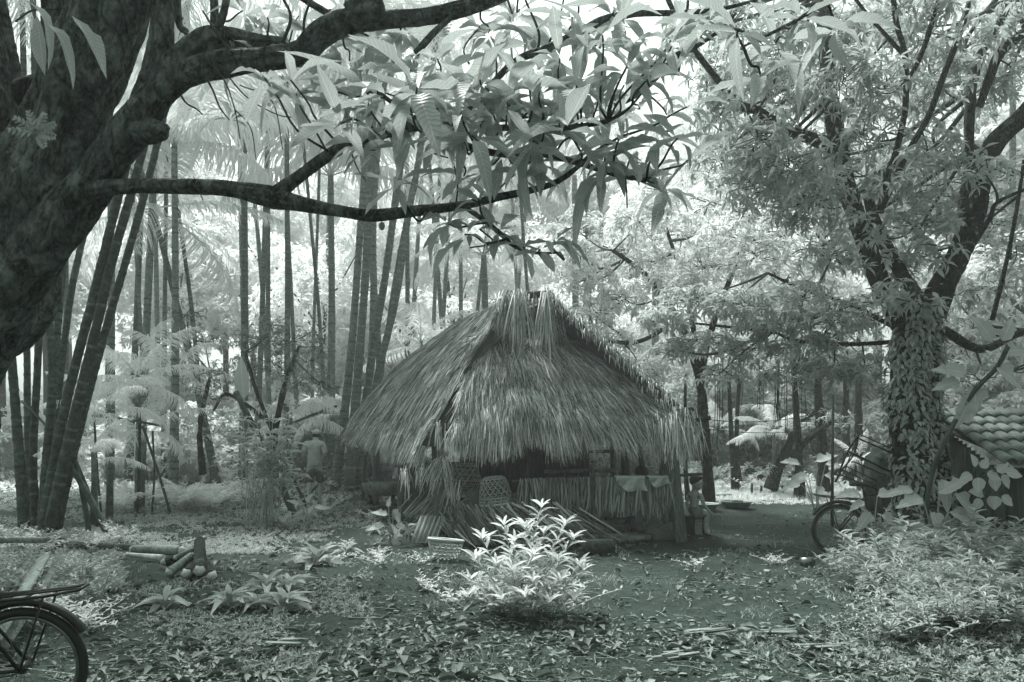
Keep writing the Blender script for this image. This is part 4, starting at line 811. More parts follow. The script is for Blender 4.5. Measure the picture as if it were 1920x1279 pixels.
slope(P(930, 618, 11.95), P(1066, 612, 11.95), T1+A([0, .04, .03]), T2+A([0, .04, .03]), 2200, sag=0, fringe=500, name='gable_thatch', seed=6, fr_len=(.25, .45))
slope(RF, RB, P(1288, 780, 10.7), BRr, 7000, th=.10, sag=.07, hip=True, fringe=900, name='right_thatch', seed=3, fr_len=(.25, .5))
slope(RB-A([0, .05, 0]), RB+A([.05, 0, 0]), BL+A([0, .2, 0]), BRr, 1500, fringe=300, name='rear_thatch', seed=4)
# loose bunches hanging from the ridge and gable, and at the right corner
hb = MB()
def bunch(px, py, D, n, Lm, spread, dirx=0.0, w=.012, out_=-.15):
    r = NR; o = P(px, py, D)+r.normal(size=(n, 3))*A([spread, .08, .05]); L = Lm*r.uniform(.4, 1.1, n)
    d = nrm(np.stack([dirx+r.normal(size=n)*.16, out_+r.normal(size=n)*.1, -np.ones(n)], 1)); up_ = nrm(d*.4+A([0, -.5, .5])+r.normal(size=(n, 3))*.15)
    b = o+up_*(L*.12)[:, None]; c_ = b+d*(L*.45)[:, None]; e_ = c_+nrm(d+A([0, 0, -.6]))*(L*.45)[:, None]; wv = nrm(np.stack([np.ones(n), r.normal(size=n)*.8, 0*L], 1))*w*.5
    V = np.stack([o-wv, o+wv, b-wv, b+wv, c_-wv, c_+wv, e_-wv*.4, e_+wv*.4], 1); of = (np.arange(n)*8)[:, None]
    hb.add(V.reshape(-1, 3), np.concatenate([of+A([0, 1, 3, 2]), of+A([2, 3, 5, 4]), of+A([4, 5, 7, 6])]), None, np.repeat(r.random(n), 8))
bunch(958, 562, 11.65, 240, .7, .07, -.15); bunch(975, 558, 11.55, 130, .95, .045, -.05); bunch(1024, 558, 11.55, 120, 1.0, .03, .03); bunch(1000, 556, 11.7, 26, .55, .06, .0); bunch(955, 572, 11.75, 220, .5, .10, -.6)
bunch(1036, 565, 11.7, 140, .6, .05, .35)
bunch(1270, 775, 10.75, 150, .8, .06, .0); bunch(1284, 785, 10.9, 220, .6, .08, .1); bunch(1240, 790, 10.7, 120, .7, .12, .05)
bunch(790, 842, 10.8, 40, .4, .05, -.35); bunch(822, 800, 10.6, 26, .6, .03, .0, out_=0); bunch(858, 800, 10.6, 60, .5, .04, .05); bunch(758, 878, 11.2, 14, .35, .03, 0)
bunch(822, 868, 10.85, 60, .5, .08, -.5); bunch(832, 868, 10.8, 50, .4, .05, .3); bunch(790, 880, 10.9, 18, .4, .03, 0); bunch(762, 888, 11, 14, .35, .03, 0)
for k in range(22):
    t_ = (k+.5)/22; bunch(1040+(1288-1040)*t_, 566+(782-566)*t_-6*math.sin(math.pi*t_), 11.4-.7*t_, 30, .17, .05, .05, w=.010, out_=-.15)
hb.build('loose_thatch', M['thatch'], hut, kind='stuff')
def part(name, mat, fn, parent=None, **kw):
    mb = MB(); fn(mb); return mb.build(name, mat, parent if parent is not None else hut, **kw)
part('ridge_pole', M['pole'], lambda m: m.tube([P(1048, 572, 11.6), RB+A([0, 0, -.08])], .045, 8))
part('ridge_cap', M['under'], lambda m: m.beam(P(985, 553, 11.72), P(1036, 551, 11.72), .22, .07))
def post(px, py0, py1, w_, D=None, lean=0, mat='post', name='post'):
    D = D or CH*F/(py0-HZ); a = P(px, HZ+CH*F/D, D); a[2] = -.1; b = P(px+lean, py1, D); mid = (a+b)/2+A([U(-.02, .02), 0, 0]); r_ = w_*D/F/2
    part(name, M[mat], lambda m: m.tube(cr([a, mid, b], 4), np.linspace(r_*1.08, r_*.95, 9), 10, wob=.1))
post(826, 1010, 786, 27, lean=-6); post(1279, 1015, 800, 22, lean=-22); post(1248, 1003, 790, 24, lean=-2, D=11.6); post(705, 945, 820, 14); post(752, 950, 830, 15, 15.2)
post(680, 935, 790, 7, 17.8, lean=10, mat='pole'); post(1112, 1025, 870, 8, 10.6, mat='pole'); post(1136, 1012, 968, 7, 11, mat='pole'); post(1172, 960, 800, 16, 14.6, mat='pole'); post(872, 960, 800, 18, 13.5, mat='pole'); post(1010, 960, 790, 14, 15, mat='pole')
post(1225, 955, 830, 10, 15.8, mat='pole', lean=-30); post(1150, 950, 800, 12, 16.6, mat='pole'); post(988, 985, 850, 9, 11.2, mat='pole')
for a, b, r_ in [(P(960, 903, 10.7), P(1316, 889, 10.7), .022), (P(860, 776, 10.9), P(1300, 770, 11.0), .05), (P(700, 815, 16.5), P(826, 775, 11), .05), (P(1296, 776, 10.9), BRr+A([0, 0, -.1]), .05), (P(1262, 790, 10.9), P(1332, 783, 10.7), .035),
                 (P(1080, 974, 10.9), P(1180, 970, 11.4), .02), (P(700, 815, 16.5), BRr+A([0, 0, -.1]), .05), (P(870, 850, 13.4), P(1180, 845, 14.6), .03)]:
    part('beam', M['pole'], lambda m: m.tube(cr([a, (a+b)/2+A([0, 0, -.02]), b], 4), r_, 8, wob=.12))
for k in range(2, 9):
    t_ = k/8; a = RF*(1-t_)+RB*t_+A([0, 0, -.12]); b = FLl*(1-t_)+BL*t_+A([.1, 0, -.1]); part('rafter', M['pole'], lambda m: m.tube([a, b], .028, 6))
for k in range(7):
    t_ = k/6; a = T1*(1-t_)+T2*t_+A([0, .1, -.12]); b = B1*(1-t_)+B2*t_+A([0, .12, -.12]); part('rafter', M['pole'], lambda m: m.tube([a, b], .028, 6))
# back wall of dark planks
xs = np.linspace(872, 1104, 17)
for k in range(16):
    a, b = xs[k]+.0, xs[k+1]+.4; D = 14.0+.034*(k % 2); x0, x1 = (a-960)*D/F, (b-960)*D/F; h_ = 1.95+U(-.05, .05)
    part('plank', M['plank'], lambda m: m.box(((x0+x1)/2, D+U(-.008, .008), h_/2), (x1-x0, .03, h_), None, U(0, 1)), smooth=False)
part('shelf', M['board'], lambda m: m.beam(P(1020, 884, 12.2), P(1152, 882, 12.2), .25, .05), smooth=False)
# palm-leaf screen tied to the rail, eave shade put into its straw colour
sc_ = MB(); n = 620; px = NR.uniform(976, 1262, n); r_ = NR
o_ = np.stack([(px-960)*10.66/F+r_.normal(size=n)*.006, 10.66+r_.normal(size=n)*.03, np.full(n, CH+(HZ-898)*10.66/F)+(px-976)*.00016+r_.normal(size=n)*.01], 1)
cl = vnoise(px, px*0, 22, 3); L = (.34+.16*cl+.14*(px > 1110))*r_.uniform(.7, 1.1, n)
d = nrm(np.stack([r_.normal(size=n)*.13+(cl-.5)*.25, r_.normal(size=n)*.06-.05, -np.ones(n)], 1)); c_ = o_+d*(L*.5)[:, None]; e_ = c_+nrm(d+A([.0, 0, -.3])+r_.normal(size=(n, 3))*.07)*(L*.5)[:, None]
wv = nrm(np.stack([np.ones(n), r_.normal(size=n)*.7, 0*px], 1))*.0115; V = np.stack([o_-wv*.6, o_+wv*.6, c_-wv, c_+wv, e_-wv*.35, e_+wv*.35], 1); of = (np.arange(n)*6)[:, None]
big_ = L > np.sort(L)[-240]
for i in np.where(big_)[0]:
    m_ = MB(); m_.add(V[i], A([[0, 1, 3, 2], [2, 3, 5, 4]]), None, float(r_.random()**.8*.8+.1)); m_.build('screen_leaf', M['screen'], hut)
s2 = ~big_; k_ = int(s2.sum()); of = (np.arange(k_)*6)[:, None]
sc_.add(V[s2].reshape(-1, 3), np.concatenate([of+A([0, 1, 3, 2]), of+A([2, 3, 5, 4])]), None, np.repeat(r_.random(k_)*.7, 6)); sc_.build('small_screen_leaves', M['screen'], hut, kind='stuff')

# ---------------------------------------------------------------- things in and around the hut
def woven(name, label, c, prof, mat, R_=1.0, n=17, strip=.013, tilt=None, cat='basket', rim=True, solid_frac=.0):
    """basket of three sets of canes over a profile of (radius, height)"""
    root = thing(name, label, cat, c); B = tilt if tilt is not None else np.eye(3); pr = cr([(a, 0, b) for a, b in prof], 5); c = A(c, float)
    def pt(t, a): 
        i = np.clip(t, 0, 1)*(len(pr)-1); i0 = np.minimum(i.astype(int), len(pr)-2); f = i-i0; r_ = pr[i0, 0]*(1-f)+pr[i0+1, 0]*f; z = pr[i0, 2]*(1-f)+pr[i0+1, 2]*f
        return np.stack([r_*np.cos(a), r_*np.sin(a), z], 1)
    mb = MB()
    for s_ in (-1, 1):
        for k in range(n):
            t_ = np.linspace(0, 1, 12); a = k*2*math.pi/n+s_*t_*2.2; p = pt(t_, a)@B.T+c; mb.tube(p, strip*.5, 4, U(.2, 1), cap=False)
    mb.build('diagonal_canes', M[mat], root)
    mb = MB()
    for t_ in np.linspace(.08, .97, 9):
        a = np.linspace(0, 2*math.pi, 25); p = pt(np.full(25, t_), a)@B.T+c; mb.tube(p, strip*.55, 4, U(.2, 1), cap=False)
    mb.build('hoops', M[mat], root)
    if rim:
        mb = MB(); a = np.linspace(0, 2*math.pi, 29); p = pt(np.full(29, 1.0), a)@B.T+c; mb.tube(p, strip*1.4, 6, .9, cap=False); mb.build('rim', M[mat], root)
    return root
def rotm(ax, deg): return np.array(Matrix.Rotation(math.radians(deg), 3, ax))
D = 10.9; s_ = D/F
woven('hanging_basket', 'hexagonally woven cane basket hanging mouth down inside the hut', P(925, 893, D), [(.02, .0), (20*s_, -.02), (27*s_, -20*s_), (31*s_, -40*s_), (30*s_, -52*s_)], 'cane', tilt=rotm('Y', -6))
woven('hanging_basket', 'darker woven basket hanging behind the palm leaves at left in the hut', P(873, 868, 11.5), [(.02, .0), (22*s_, -.02), (30*s_, -20*s_), (33*s_, -44*s_), (30*s_, -64*s_)], 'cane', tilt=rotm('Y', 4))
bc = G(833, 1050); D = bc[1]; s_ = D/F
woven('open_basket', 'wide open woven basket lying on the ground before the corner post', bc+A([0, 0, .01]), [(.02, .0), (22*s_, .01), (28*s_, 14*s_), (32*s_, 28*s_), (33*s_, 36*s_)], 'cane', tilt=rotm('Y', 5)@rotm('X', -6))
# curved clay tiles stacked on edge
def half_tile(m, c, ax, L, R_, th=.012, up=UP, r=.5, seg=9):
    x = nrm(ax); y = nrm(np.cross(up, x)); z = np.cross(x, y); an = np.linspace(0, math.pi, seg); V = []
    for e, k in ((0, 1.0), (L, .86)):
        for rr in (R_*k, R_*k-th): V += [A(c)+x*e+y*math.cos(a)*rr+z*math.sin(a)*rr for a in an]
    s_ = seg; q = []
    for i in range(s_-1): q += [(i, i+1, 2*s_+i+1, 2*s_+i), (s_+i+1, s_+i, 3*s_+i, 3*s_+i+1), (i+1, i, s_+i, s_+i+1), (2*s_+i, 2*s_+i+1, 3*s_+i+1, 3*s_+i)]
    q += [(0, 2*s_, 3*s_, s_), (s_-1, 2*s_-1, 4*s_-1, 3*s_-1)]
    m.add(V, q, None, r)
for j, (px, py, D, n_, tl, lab) in enumerate([(965, 944, 10.9, 7, .15, 'curved clay tile in the upright stack at the right end of the rail'), (940, 966, 10.8, 7, .3, 'curved clay tile in the middle leaning stack below the hanging basket'),
                                    (906, 985, 10.7, 7, .45, 'curved clay tile in the lowest leaning stack behind the corner post'), (985, 990, 11.2, 5, -.2, 'curved clay tile in the small stack behind the bright weeds')]):
    for k in range(n_):
        m = MB(); half_tile(m, P(px, py, D)+A([tl*.02*k, .06*k*0, -.13+.026*k]), A([tl*.35, 1, .10]), .34, .105-.001*k, r=U(0, 1)); o = m.build('clay_tile', M['tile']); tag(o, lab, 'tile', f'stack {("by the rail", "below the basket", "behind the post", "behind the weeds")[j]}')
    g_ = P(px, py, D); m = MB(); m.box((g_[0]+.02, g_[1]+.18, (g_[2]-.14)/2), (.24, .42, max(g_[2]-.14, .05)), None, .3); 
    tag(m.build('wood_block', M['plank'], smooth=False), ('rough block under the tile stack by the rail', 'rough block under the tile stack below the basket', 'rough block under the tile stack behind the post', 'rough block under the tile stack behind the weeds')[j], 'block')
# clay oven block
m = MB(); c_ = P(815, 915, 13.0); m.box((c_[0], c_[1], .52), (1.05, .9, 1.04)); o = m.build('clay_oven', M['clay'], smooth=False); tag(o, 'dark rough clay oven block standing behind the corner post', 'oven')
b_ = o.modifiers.new('edge', 'BEVEL'); b_.width = .05; b_.segments = 3
# trough
def trough():
    r = thing('wooden_trough', 'pale wooden trough propped under the left end of the roof', 'trough', P(715, 930, 16.0)*A([1, 1, 0])); a = P(680, 905, 16.2); b = P(752, 905, 15.6)
    m = MB(); x = np.linspace(0, 1, 12); an = np.linspace(math.pi, 2*math.pi, 10); V = []
    for t_ in x:
        w_ = .32*(1-abs(2*t_-1)**4*.45)
        for sgn, k in ((1, 1.0), (1, .86)):
            V += [a*(1-t_)+b*t_+A([0, math.cos(q)*w_*k, math.sin(q)*w_*k*.9+(0 if k == 1 else .0)]) for q in an]
    q = []
    for i in range(11):
        for j in range(9): q += [(i*20+j, i*20+j+1, i*20+21+j, i*20+20+j), (i*20+11+j, i*20+10+j, i*20+30+j, i*20+31+j)]
        q += [(i*20, i*20+20, i*20+30, i*20+10), (i*20+9, i*20+19, i*20+39, i*20+29)]
    for e in (0, 11): q += [(e*20+j, e*20+j+1, e*20+11+j, e*20+10+j) for j in range(9)]+[(e*20+10, e*20+12, e*20+16, e*20+18)]
    m.add(V, q); m.build('trough_bowl', M['board'], r)
    for t_ in (.2, .8):
        p = a*(1-t_)+b*t_; m = MB(); m.beam(p+A([0, -.3, -1.0*0-p[2]+.0]), p+A([0, .1, -.26]), .06, .06, A([1., 0, 0])); m.build('leg', M['pole'], r, smooth=False)
        m = MB(); m.beam(p+A([0, .34, -p[2]]), p+A([0, -.1, -.26]), .06, .06, A([1., 0, 0])); m.build('leg', M['pole'], r, smooth=False)
trough()
# cloths on the rail
def drape(name, label, x0, x1, tipx, tipy, D, mat, botl, botr, thk=.008):
    m = MB(); n = 16; V = []
    for j in range(n):
        v = j/(n-1)
        for i in range(n):
            u = i/(n-1); px = x0+(x1-x0)*u; top = 893; bot = botl+(botr-botl)*u+max(0, 1-abs(u-tipx)*2.6)*tipy; py = top+(bot-top)*v
            p = P(px+math.sin(v*3+u*4)*2.5*(1+v), py, D-.05-.04*math.sin(u*11+v*2.5)*v-.018*math.sin(u*27+v*3)*v)
            if j == 0: p[1] = D+.02
            V.append(p)
    q = [(j*n+i, j*n+i+1, (j+1)*n+i+1, (j+1)*n+i) for j in range(n-1) for i in range(n-1)]; m.add(V, q); o = m.build(name, M[mat]); s_ = o.modifiers.new('t', 'SOLIDIFY'); s_.thickness = thk; tag(o, label, 'cloth')
drape('cloth', 'grey cloth with a pointed hem draped over the rail', 1152, 1212, .5, 10, 10.62, 'cloth', 904, 922)
drape('cloth', 'smaller folded cloth hanging at the right end of the rail', 1213, 1256, .5, 12, 10.62, 'cloth', 900, 908)
# sacks under the hut
def sack(px, py, D, sx, sy, label, mat='sack', rot=0, cat='sack'):
    c_ = P(px, py, D); bpy_v = []; m = MB(); n1, n2 = 14, 18; V = []
    for i in range(n1+1):
        for j in range(n2):
            a = math.pi*i/n1; b = 2*math.pi*j/n2; d = A([math.sin(a)*math.cos(b), math.sin(a)*math.sin(b), math.cos(a)]); d = np.sign(d)*np.abs(d)**.8
            k = 1+.10*math.sin(5*b+3*a)+.06*math.sin(9*a+2*b)+U(-.02, .02)*(0 < i < n1); V.append(d*k*A([sx, (sx+sy)*.45, sy]))
    V = A(V)@rotm('Y', rot).T+c_; q = [(i*n2+j, i*n2+(j+1) % n2, (i+1)*n2+(j+1) % n2, (i+1)*n2+j) for i in range(n1) for j in range(n2)]
    m.add(V, q); tag(m.build('sack', M[mat]), label, cat)
sack(1242, 1000, 11.1, .24, .16, 'rounded full sack lying at the foot of the right corner post'); sack(1214, 985, 11.3, .26, .15, 'crumpled sack slumped behind the rounded one', rot=14); sack(1222, 962, 11.6, .22, .12, 'flattened pale sack on top of the sack pile under the hut', rot=-10)
sack(893, 945, 11.3, .17, .26, 'tall dark sack standing behind the corner post beside the baskets'); sack(872, 990, 10.8, .16, .2, 'short sack slumped against the corner post')
for a, b, D1, D2, w_, h_, lab in [((1120, 1014), (1210, 1006), 10.8, 11.2, .14, .08, 'long grey board lying on the ground under the hut'), ((1160, 1016), (1216, 1012), 10.65, 10.9, .12, .07, 'short board end lying in front of the long one'),
                            ((1095, 1038), (1150, 1036), 9.7, 9.75, .22, .16, 'dark squared log on the ground near the bright weeds'), ((1120, 1004), (1180, 998), 11.6, 12, .1, .1, 'dark beam resting behind the grey board')]:
    p1 = P(a[0], a[1], D1); p2 = P(b[0], b[1], D2); p1[2] = p2[2] = h_/2; m = MB(); m.beam(p1, p2, w_, h_); o = m.build('board', M['board' if 'grey' in lab or 'short' in lab else 'pole'], smooth=False); tag(o, lab, 'board')
# heap of palm leaves in front of the hut and a folded frond panel
def leaf_heap(label, px, py, D, n, az, L, spread):
    m = MB(); c_ = P(px, py, D); c_[2] = 0; o_ = c_+NR.normal(size=(n, 3))*A([spread, .15, .0])+A([0, 0, .04])+A([0, 0, 1])*NR.random((n, 1))*.42
    d = nrm(A([math.cos(az), -.25, math.sin(az)])+NR.normal(size=(n, 3))*.14); LL = L*NR.uniform(.6, 1.1, n); o_ = o_-d*(LL*.3)[:, None]; o_[:, 2] = np.maximum(o_[:, 2], .03); e_ = o_+d*LL[:, None]; e_[:, 2] = np.maximum(e_[:, 2], .02)
    wv = nrm(np.cross(d, NR.normal(size=(n, 3))))*.014; V = np.stack([o_-wv, o_+wv, e_-wv*.4, e_+wv*.4], 1); of = (np.arange(n)*4)[:, None]; m.add(V.reshape(-1, 3), of+A([0, 1, 3, 2]), None, np.repeat(NR.random(n)*.5, 4))
    o = m.build('palm_leaf_heap', M['thatch'], kind='stuff'); tag(o, label, 'palm leaves')
leaf_heap('heap of dry palm leaves sloping down behind the bright weeds', 1010, 985, 10.6, 380, math.radians(-38), .85, .32)
leaf_heap('dry palm leaves slumped between corner post and ground basket', 880, 1000, 10.5, 160, math.radians(-60), .6, .2)
leaf_heap('dry palm leaves leaning left of the corner post', 800, 975, 11.2, 140, math.radians(40), .6, .15)
r = thing('folded_frond', 'folded palm frond panel leaning left of the corner post', 'palm frond', G(795, 1020))
for k in range(11):
    a = P(772+k*4.2, 1022, 10.4); a[2] = .02; b = P(790+k*4.4, 968, 10.75); m = MB(); m.beam(a+A([0, (k % 2)*.02, 0]), b+A([0, (k % 2)*.02, 0]), .045, .006, A([.5*(1 if k % 2 else -1), -1., 0]), U(.3, .8)); m.build('leaflet', M['cane'], r, smooth=False)
hang = MB()
for k in range(26):
    a = P(838+U(-4, 30), 900+U(0, 60), 10.7); d = nrm(A([U(-.4, .35), U(-.1, .1), -1])); b = a+d*U(.25, .5); hang.beam(a, b, .016, .003, A([U(-1, 1), 1, 0]), U(.2, .7))
o = hang.build('hanging_palm_leaf', M['thatch'], smooth=False); tag(o, 'torn dry palm leaf dangling beside the corner post', 'palm leaf')

# basins
def basin(px, py, rx, h, label):
    c_ = G(px, py); s_ = c_[1]/F; R_ = rx*s_; root = thing('metal_basin', label, 'basin', c_)
    pr = [(0, .012), (R_*.62, .012), (R_*.70, .03), (R_*.92, h*.9), (R_*.94, h), (R_*1.0, h+.004), (R_, h-.008), (R_*.95, h-.014), (R_*.72, .0), (R_*.64, -.002), (0, -.002)]
    m = MB(); n = 36; an = np.linspace(0, 2*math.pi, n, endpoint=False); V = [(r_*math.cos(a), r_*math.sin(a), z+.01) for r_, z in pr for a in an]
    q = [(i*n+j, i*n+(j+1) % n, (i+1)*n+(j+1) % n, (i+1)*n+j) for i in range(len(pr)-1) for j in range(n)]; m.add(A(V)+c_, q); m.build('bowl', M['pan'], root); return root, R_
b1, R1 = basin(1381, 952, 30, .13, 'wide shallow metal basin at the edge of the clearing, farther right'); b2, R2 = basin(1318, 957, 30, .13, 'metal basin partly hidden behind the seated boy')
m = MB(); m.beam(P(1372, 939, 15.4), P(1392, 940, 15.4), .1, .04); tag(m.build('soap_block', M['pale'], smooth=False), 'small pale block floating inside the wider basin', 'block')
for a, b, w_, z, lab in [((1320, 934), (1368, 931), .2, .05, 'thin dark board lying on the ground behind the basins'), ((1300, 926), (1360, 925), .15, .04, 'second plank lying farther behind the basins')]:
    p1 = G(*a); p2 = G(*b); p1[2] = p2[2] = z; m = MB(); m.beam(p1, p2, w_, .04); tag(m.build('plank', M['board'], smooth=False), lab, 'plank')
for px, py, h_, lab in [(1409, 930, .32, 'leftmost short dark peg at the border of the grass strip'), (1427, 928, .24, 'middle short peg at the border of the grass strip'), (1467, 928, .24, 'right short peg at the border of the grass strip')]:
    g_ = G(px, py); m = MB(); m.tube([g_+A([0, 0, -.05]), g_+A([.01, 0, h_])], [.035, .028], 7, wob=.2); tag(m.build('peg', M['pole']), lab, 'peg')
# pot of the bushy plant
g_ = G(1432, 905); m = MB(); m.tube([g_+A([0, 0, -.02]), g_+A([0, 0, .3]), g_+A([0, 0, .34]), g_+A([0, 0, .6])], [.36, .40, .42, .43], 18); tag(m.build('plant_tub', M['rubber']), 'dark tub with scalloped sides beneath the bushy pale palm', 'tub')

# firewood and poles on the ground
def log(name, label, a, b, ra, rb, mat='bark2', cut=True, seg=12, cat='log', bend=0.0, wob=.12):
    root = thing(name, label, cat, ((a[0]+b[0])/2, (a[1]+b[1])/2, 0)); m = MB(); a = A(a, float); b = A(b, float); mid = (a+b)/2+A([0, 0, bend]); m.tube(cr([a, mid, b], 4), np.linspace(ra, rb, 9), seg, wob=wob, cap=not cut); m.build('bark', M[mat], root)
    if cut:
        for p, q, r_ in ((a, b, ra), (b, a, rb)):
            d = nrm(p-q); m = MB(); m.tube([p-d*.004, p+d*r_*.25, p+d*r_*1.0], [r_*.985, r_*.93, r_*.42], 6, wob=.25); m.build('cut_end', M['pale'], root, smooth=False)
    return root
def L3(px, py, D, z): p = P(px, py, D); p[2] = z; return p
log('log', 'split pale log leaning left in the small firewood pile', L3(318, 0, 8.0, .055), L3(358, 0, 8.35, .17), .05, .045, 'board')
log('log', 'stubby log with pale cut end in the middle of the firewood pile', L3(351, 0, 7.85, .06), L3(372, 0, 8.6, .08), .06, .055)
log('log', 'topmost thick log lying end on in the firewood pile', L3(375, 0, 7.8, .10), L3(374, 0, 8.6, .30), .065, .06)
log('log', 'rightmost log of the firewood pile with pale chopped end', L3(397, 0, 7.75, .06), L3(384, 0, 8.5, .08), .062, .055)
log('log', 'dark short log behind the split pale log', L3(310, 0, 8.6, .06), L3(352, 0, 8.7, .12), .05, .05)
log('log', 'narrow split stick lying on the firewood pile', L3(330, 0, 8.5, .13), L3(368, 0, 8.6, .22), .03, .03, 'board')
log('pole', 'long dark pole lying on the ground left of the firewood', L3(108, 0, 10.0, .05), L3(268, 0, 9.7, .05), .055, .05, 'pole', cut=False, cat='pole')
log('pole', 'grey flattened log lying between dark pole and firewood', L3(250, 0, 9.6, .06), L3(338, 0, 9.4, .07), .05, .07, 'board', cut=True, cat='log')
log('pole', 'pale peeled paddle shaped stick left of the firewood pile', L3(238, 0, 9.25, .05), L3(306, 0, 8.95, .05), .02, .045, 'pale', cut=False, cat='stick')
log('stick', 'thin bright crooked stick on the ground above the firewood', L3(330, 0, 10.2, .03), L3(385, 0, 10.8, .05), .012, .02, 'pale', cut=False, cat='stick')
log('pole', 'pale straight pole lying at the far left edge', L3(-60, 0, 10.9, .04), L3(118, 0, 10.7, .05), .03, .018, 'board', cut=False, cat='pole')
log('pole', 'thick curved branch lying at the left edge above the plank', L3(-80, 0, 9.6, .12), L3(92, 0, 9.7, .16), .05, .04, 'board', cut=False, cat='branch', bend=.03)
log('stick', 'short dark stump of wood beside the frond scraps', L3(258, 0, 7.3, .03), L3(252, 0, 7.6, .2), .03, .02, 'pole', cut=False, cat='stump')
log('stick', 'bent thin white twig at the foot of the reed clump', L3(495, 0, 11.0, .01), L3(520, 0, 11.6, .05), .007, .006, 'pale', cut=False, cat='stick')
r = thing('weathered_plank', 'pale weathered plank leaning up behind the left bicycle', 'plank', L3(30, 0, 6.2, 0)); m = MB(); m.beam(L3(-15, 0, 5.0, .12), L3(84, 0, 7.4, .33), .14, .02, A([-.5, -.3, 1])); m.build('board', M['board'], r, smooth=False); m = MB(); m.beam(L3(2, 0, 5.1, .08), L3(96, 0, 7.3, .22), .10, .02, A([.5, -.3, 1])); m.build('board', M['board'], r, smooth=False)
# rack of thin poles and leaning poles
r = thing('pole_rack', 'rough drying rack of thin poles beside the leaning palm stems', 'rack', L3(270, 0, 15, 0))
for a, b, w_ in [((172, 779, 14.6), (305, 799, 14.6), .05), ((180, 777, 14.7), (290, 797, 14.5), .035), ((262, 782, 14.6), (258, 950, 14.8), .05), ((268, 800, 14.6), (322, 930, 14.2), .05), ((286, 808, 14.7), (285, 930, 14.8), .04), ((176, 770, 14.7), (190, 962, 14.6), .04)]:
    m = MB(); p1, p2 = P(*a), P(*b); 
    if b[1] > 900: p2[2] = -.05
    m.tube(cr([p1, (p1+p2)/2+A([U(-.04, .04), 0, U(-.03, .03)]), p2], 3), w_*.5, 7, wob=.2); m.build('pole', M['pole'], r)
for a, b, w_, lab in [((118, 850, 11.6), (205, 1000, 11.3), .10, 'thick dark prop leaning right at the foot of the palm clump'), ((138, 850, 11.8), (168, 1000, 11.4), .08, 'dark prop leaning beside the thicker one at the palm clump'), ((128, 830, 12.2), (190, 960, 12.2), .06, 'thin dark prop behind the two thicker props'),
                      ((40, 752, 12.2), (140, 860, 11.6), .05, 'thin pole slanting through the palm clump'),
                      ((442, 735, 14.2), (556, 962, 13.7), .13, 'long thick dark pole leaning through the reed clump'), ((500, 812, 14.6), (580, 935, 15.2), .07, 'shorter dark pole leaning toward the standing man'),
                      ((512, 808, 15.5), (630, 762, 19.4), .065, 'thin pole slanting up behind the standing man'), ((575, 930, 16.5), (622, 885, 17.5), .07, 'low pole propped behind the legs of the man')]:
    p1, p2 = P(*a), P(*b)
    if b[1] > 920: p2[2] = -.03
    m = MB(); m.tube(cr([p1, (p1+p2)/2+A([.02, 0, .02]), p2], 4), [w_*.42]*4+[w_*.5]*5, 8, wob=.15); tag(m.build('leaning_pole', M['pole']), lab, 'pole')
# wires across the clearing
for a, b, lab in [(P(1328, 787, 10.8), P(1560, 765, 14), 'upper thin wire stretched from the hut beam to the trees'), (P(1300, 800, 12.5), P(1540, 801, 17.5), 'lower thin wire sagging across the clearing')]:
    m = MB(); t_ = np.linspace(0, 1, 14)[:, None]; m.tube(a*(1-t_)+b*t_+A([0, 0, -.12])*4*t_*(1-t_), .006, 4); tag(m.build('wire', M['pole']), lab, 'wire')
vs_ = [('leftmost', 1342, 690, 850, 13), ('second', 1358, 660, 800, 14), ('third, shorter', 1392, 680, 770, 15), ('fourth', 1428, 640, 770, 13.5), ('thick fifth', 1458, 690, 790, 14), ('sixth', 1476, 660, 830, 15), ('rightmost', 1512, 680, 800, 14.5)]
for nm_, x_, y0_, y1_, D_ in vs_:
    m = MB()
    for k in range(3 if 'thick' not in nm_ else 12):
        xx = x_+U(-6, 6); m.tube(cr([P(xx, y0_-40, D_), P(xx+U(-5, 5), (y0_+y1_)/2, D_), P(xx+U(-7, 7), y1_+U(-20, 10), D_)], 5), .006, 4)
    tag(m.build('hanging_vine', M['twig']), f'{nm_} bundle of thin vines hanging over the clearing', 'vine')
m = MB(); m.tube([L3(1560, 0, 12.5, -.05), P(1562, 740, 12.5)], [.028, .02], 6); tag(m.build('stake', M['post']), 'tall thin upright stake behind the right bicycle wheel', 'stake')
# hearth stones / clay stump behind iron frame
sack(1665, 905, 11.4, .32, .52, 'large dark burnt stump behind the tilted iron frame', 'clay', cat='stump')

# ---------------------------------------------------------------- tiled shed
shed = thing('tiled_shed', 'low shed with a curved clay tile roof and dark plank walls', 'shed', (7.6, 10.4, 0))
A0 = A([5.95, 9.05, 1.17]); v = A([.42, 2.3, .72]); e = A([1., .14, .02])*4.2
nz = nrm(np.cross(e, v)); vd = nrm(v); ed = nrm(e)
m = MB(); m.box(A0+v/2+e/2-nz*.07, (4.15, 2.4, .03), np.stack([ed, np.cross(nz, ed), nz], 1)); m.build('roof_deck', M['plank'], shed, smooth=False)
m = MB(); half_tile(m, A([0, 0, 0]), A([0, 1., 0]), .46, .085, .014, r=.5); o = m.build('roof_tile', M['tile']); TL = o.data; bpy.data.objects.remove(o)
m = MB(); half_tile(m, A([0, 0, 0]), A([0, 1., 0]), .46, .085, .014, up=-UP, r=.3); o = m.build('channel_tile', M['tile']); TC = o.data; bpy.data.objects.remove(o)
cnt = 0
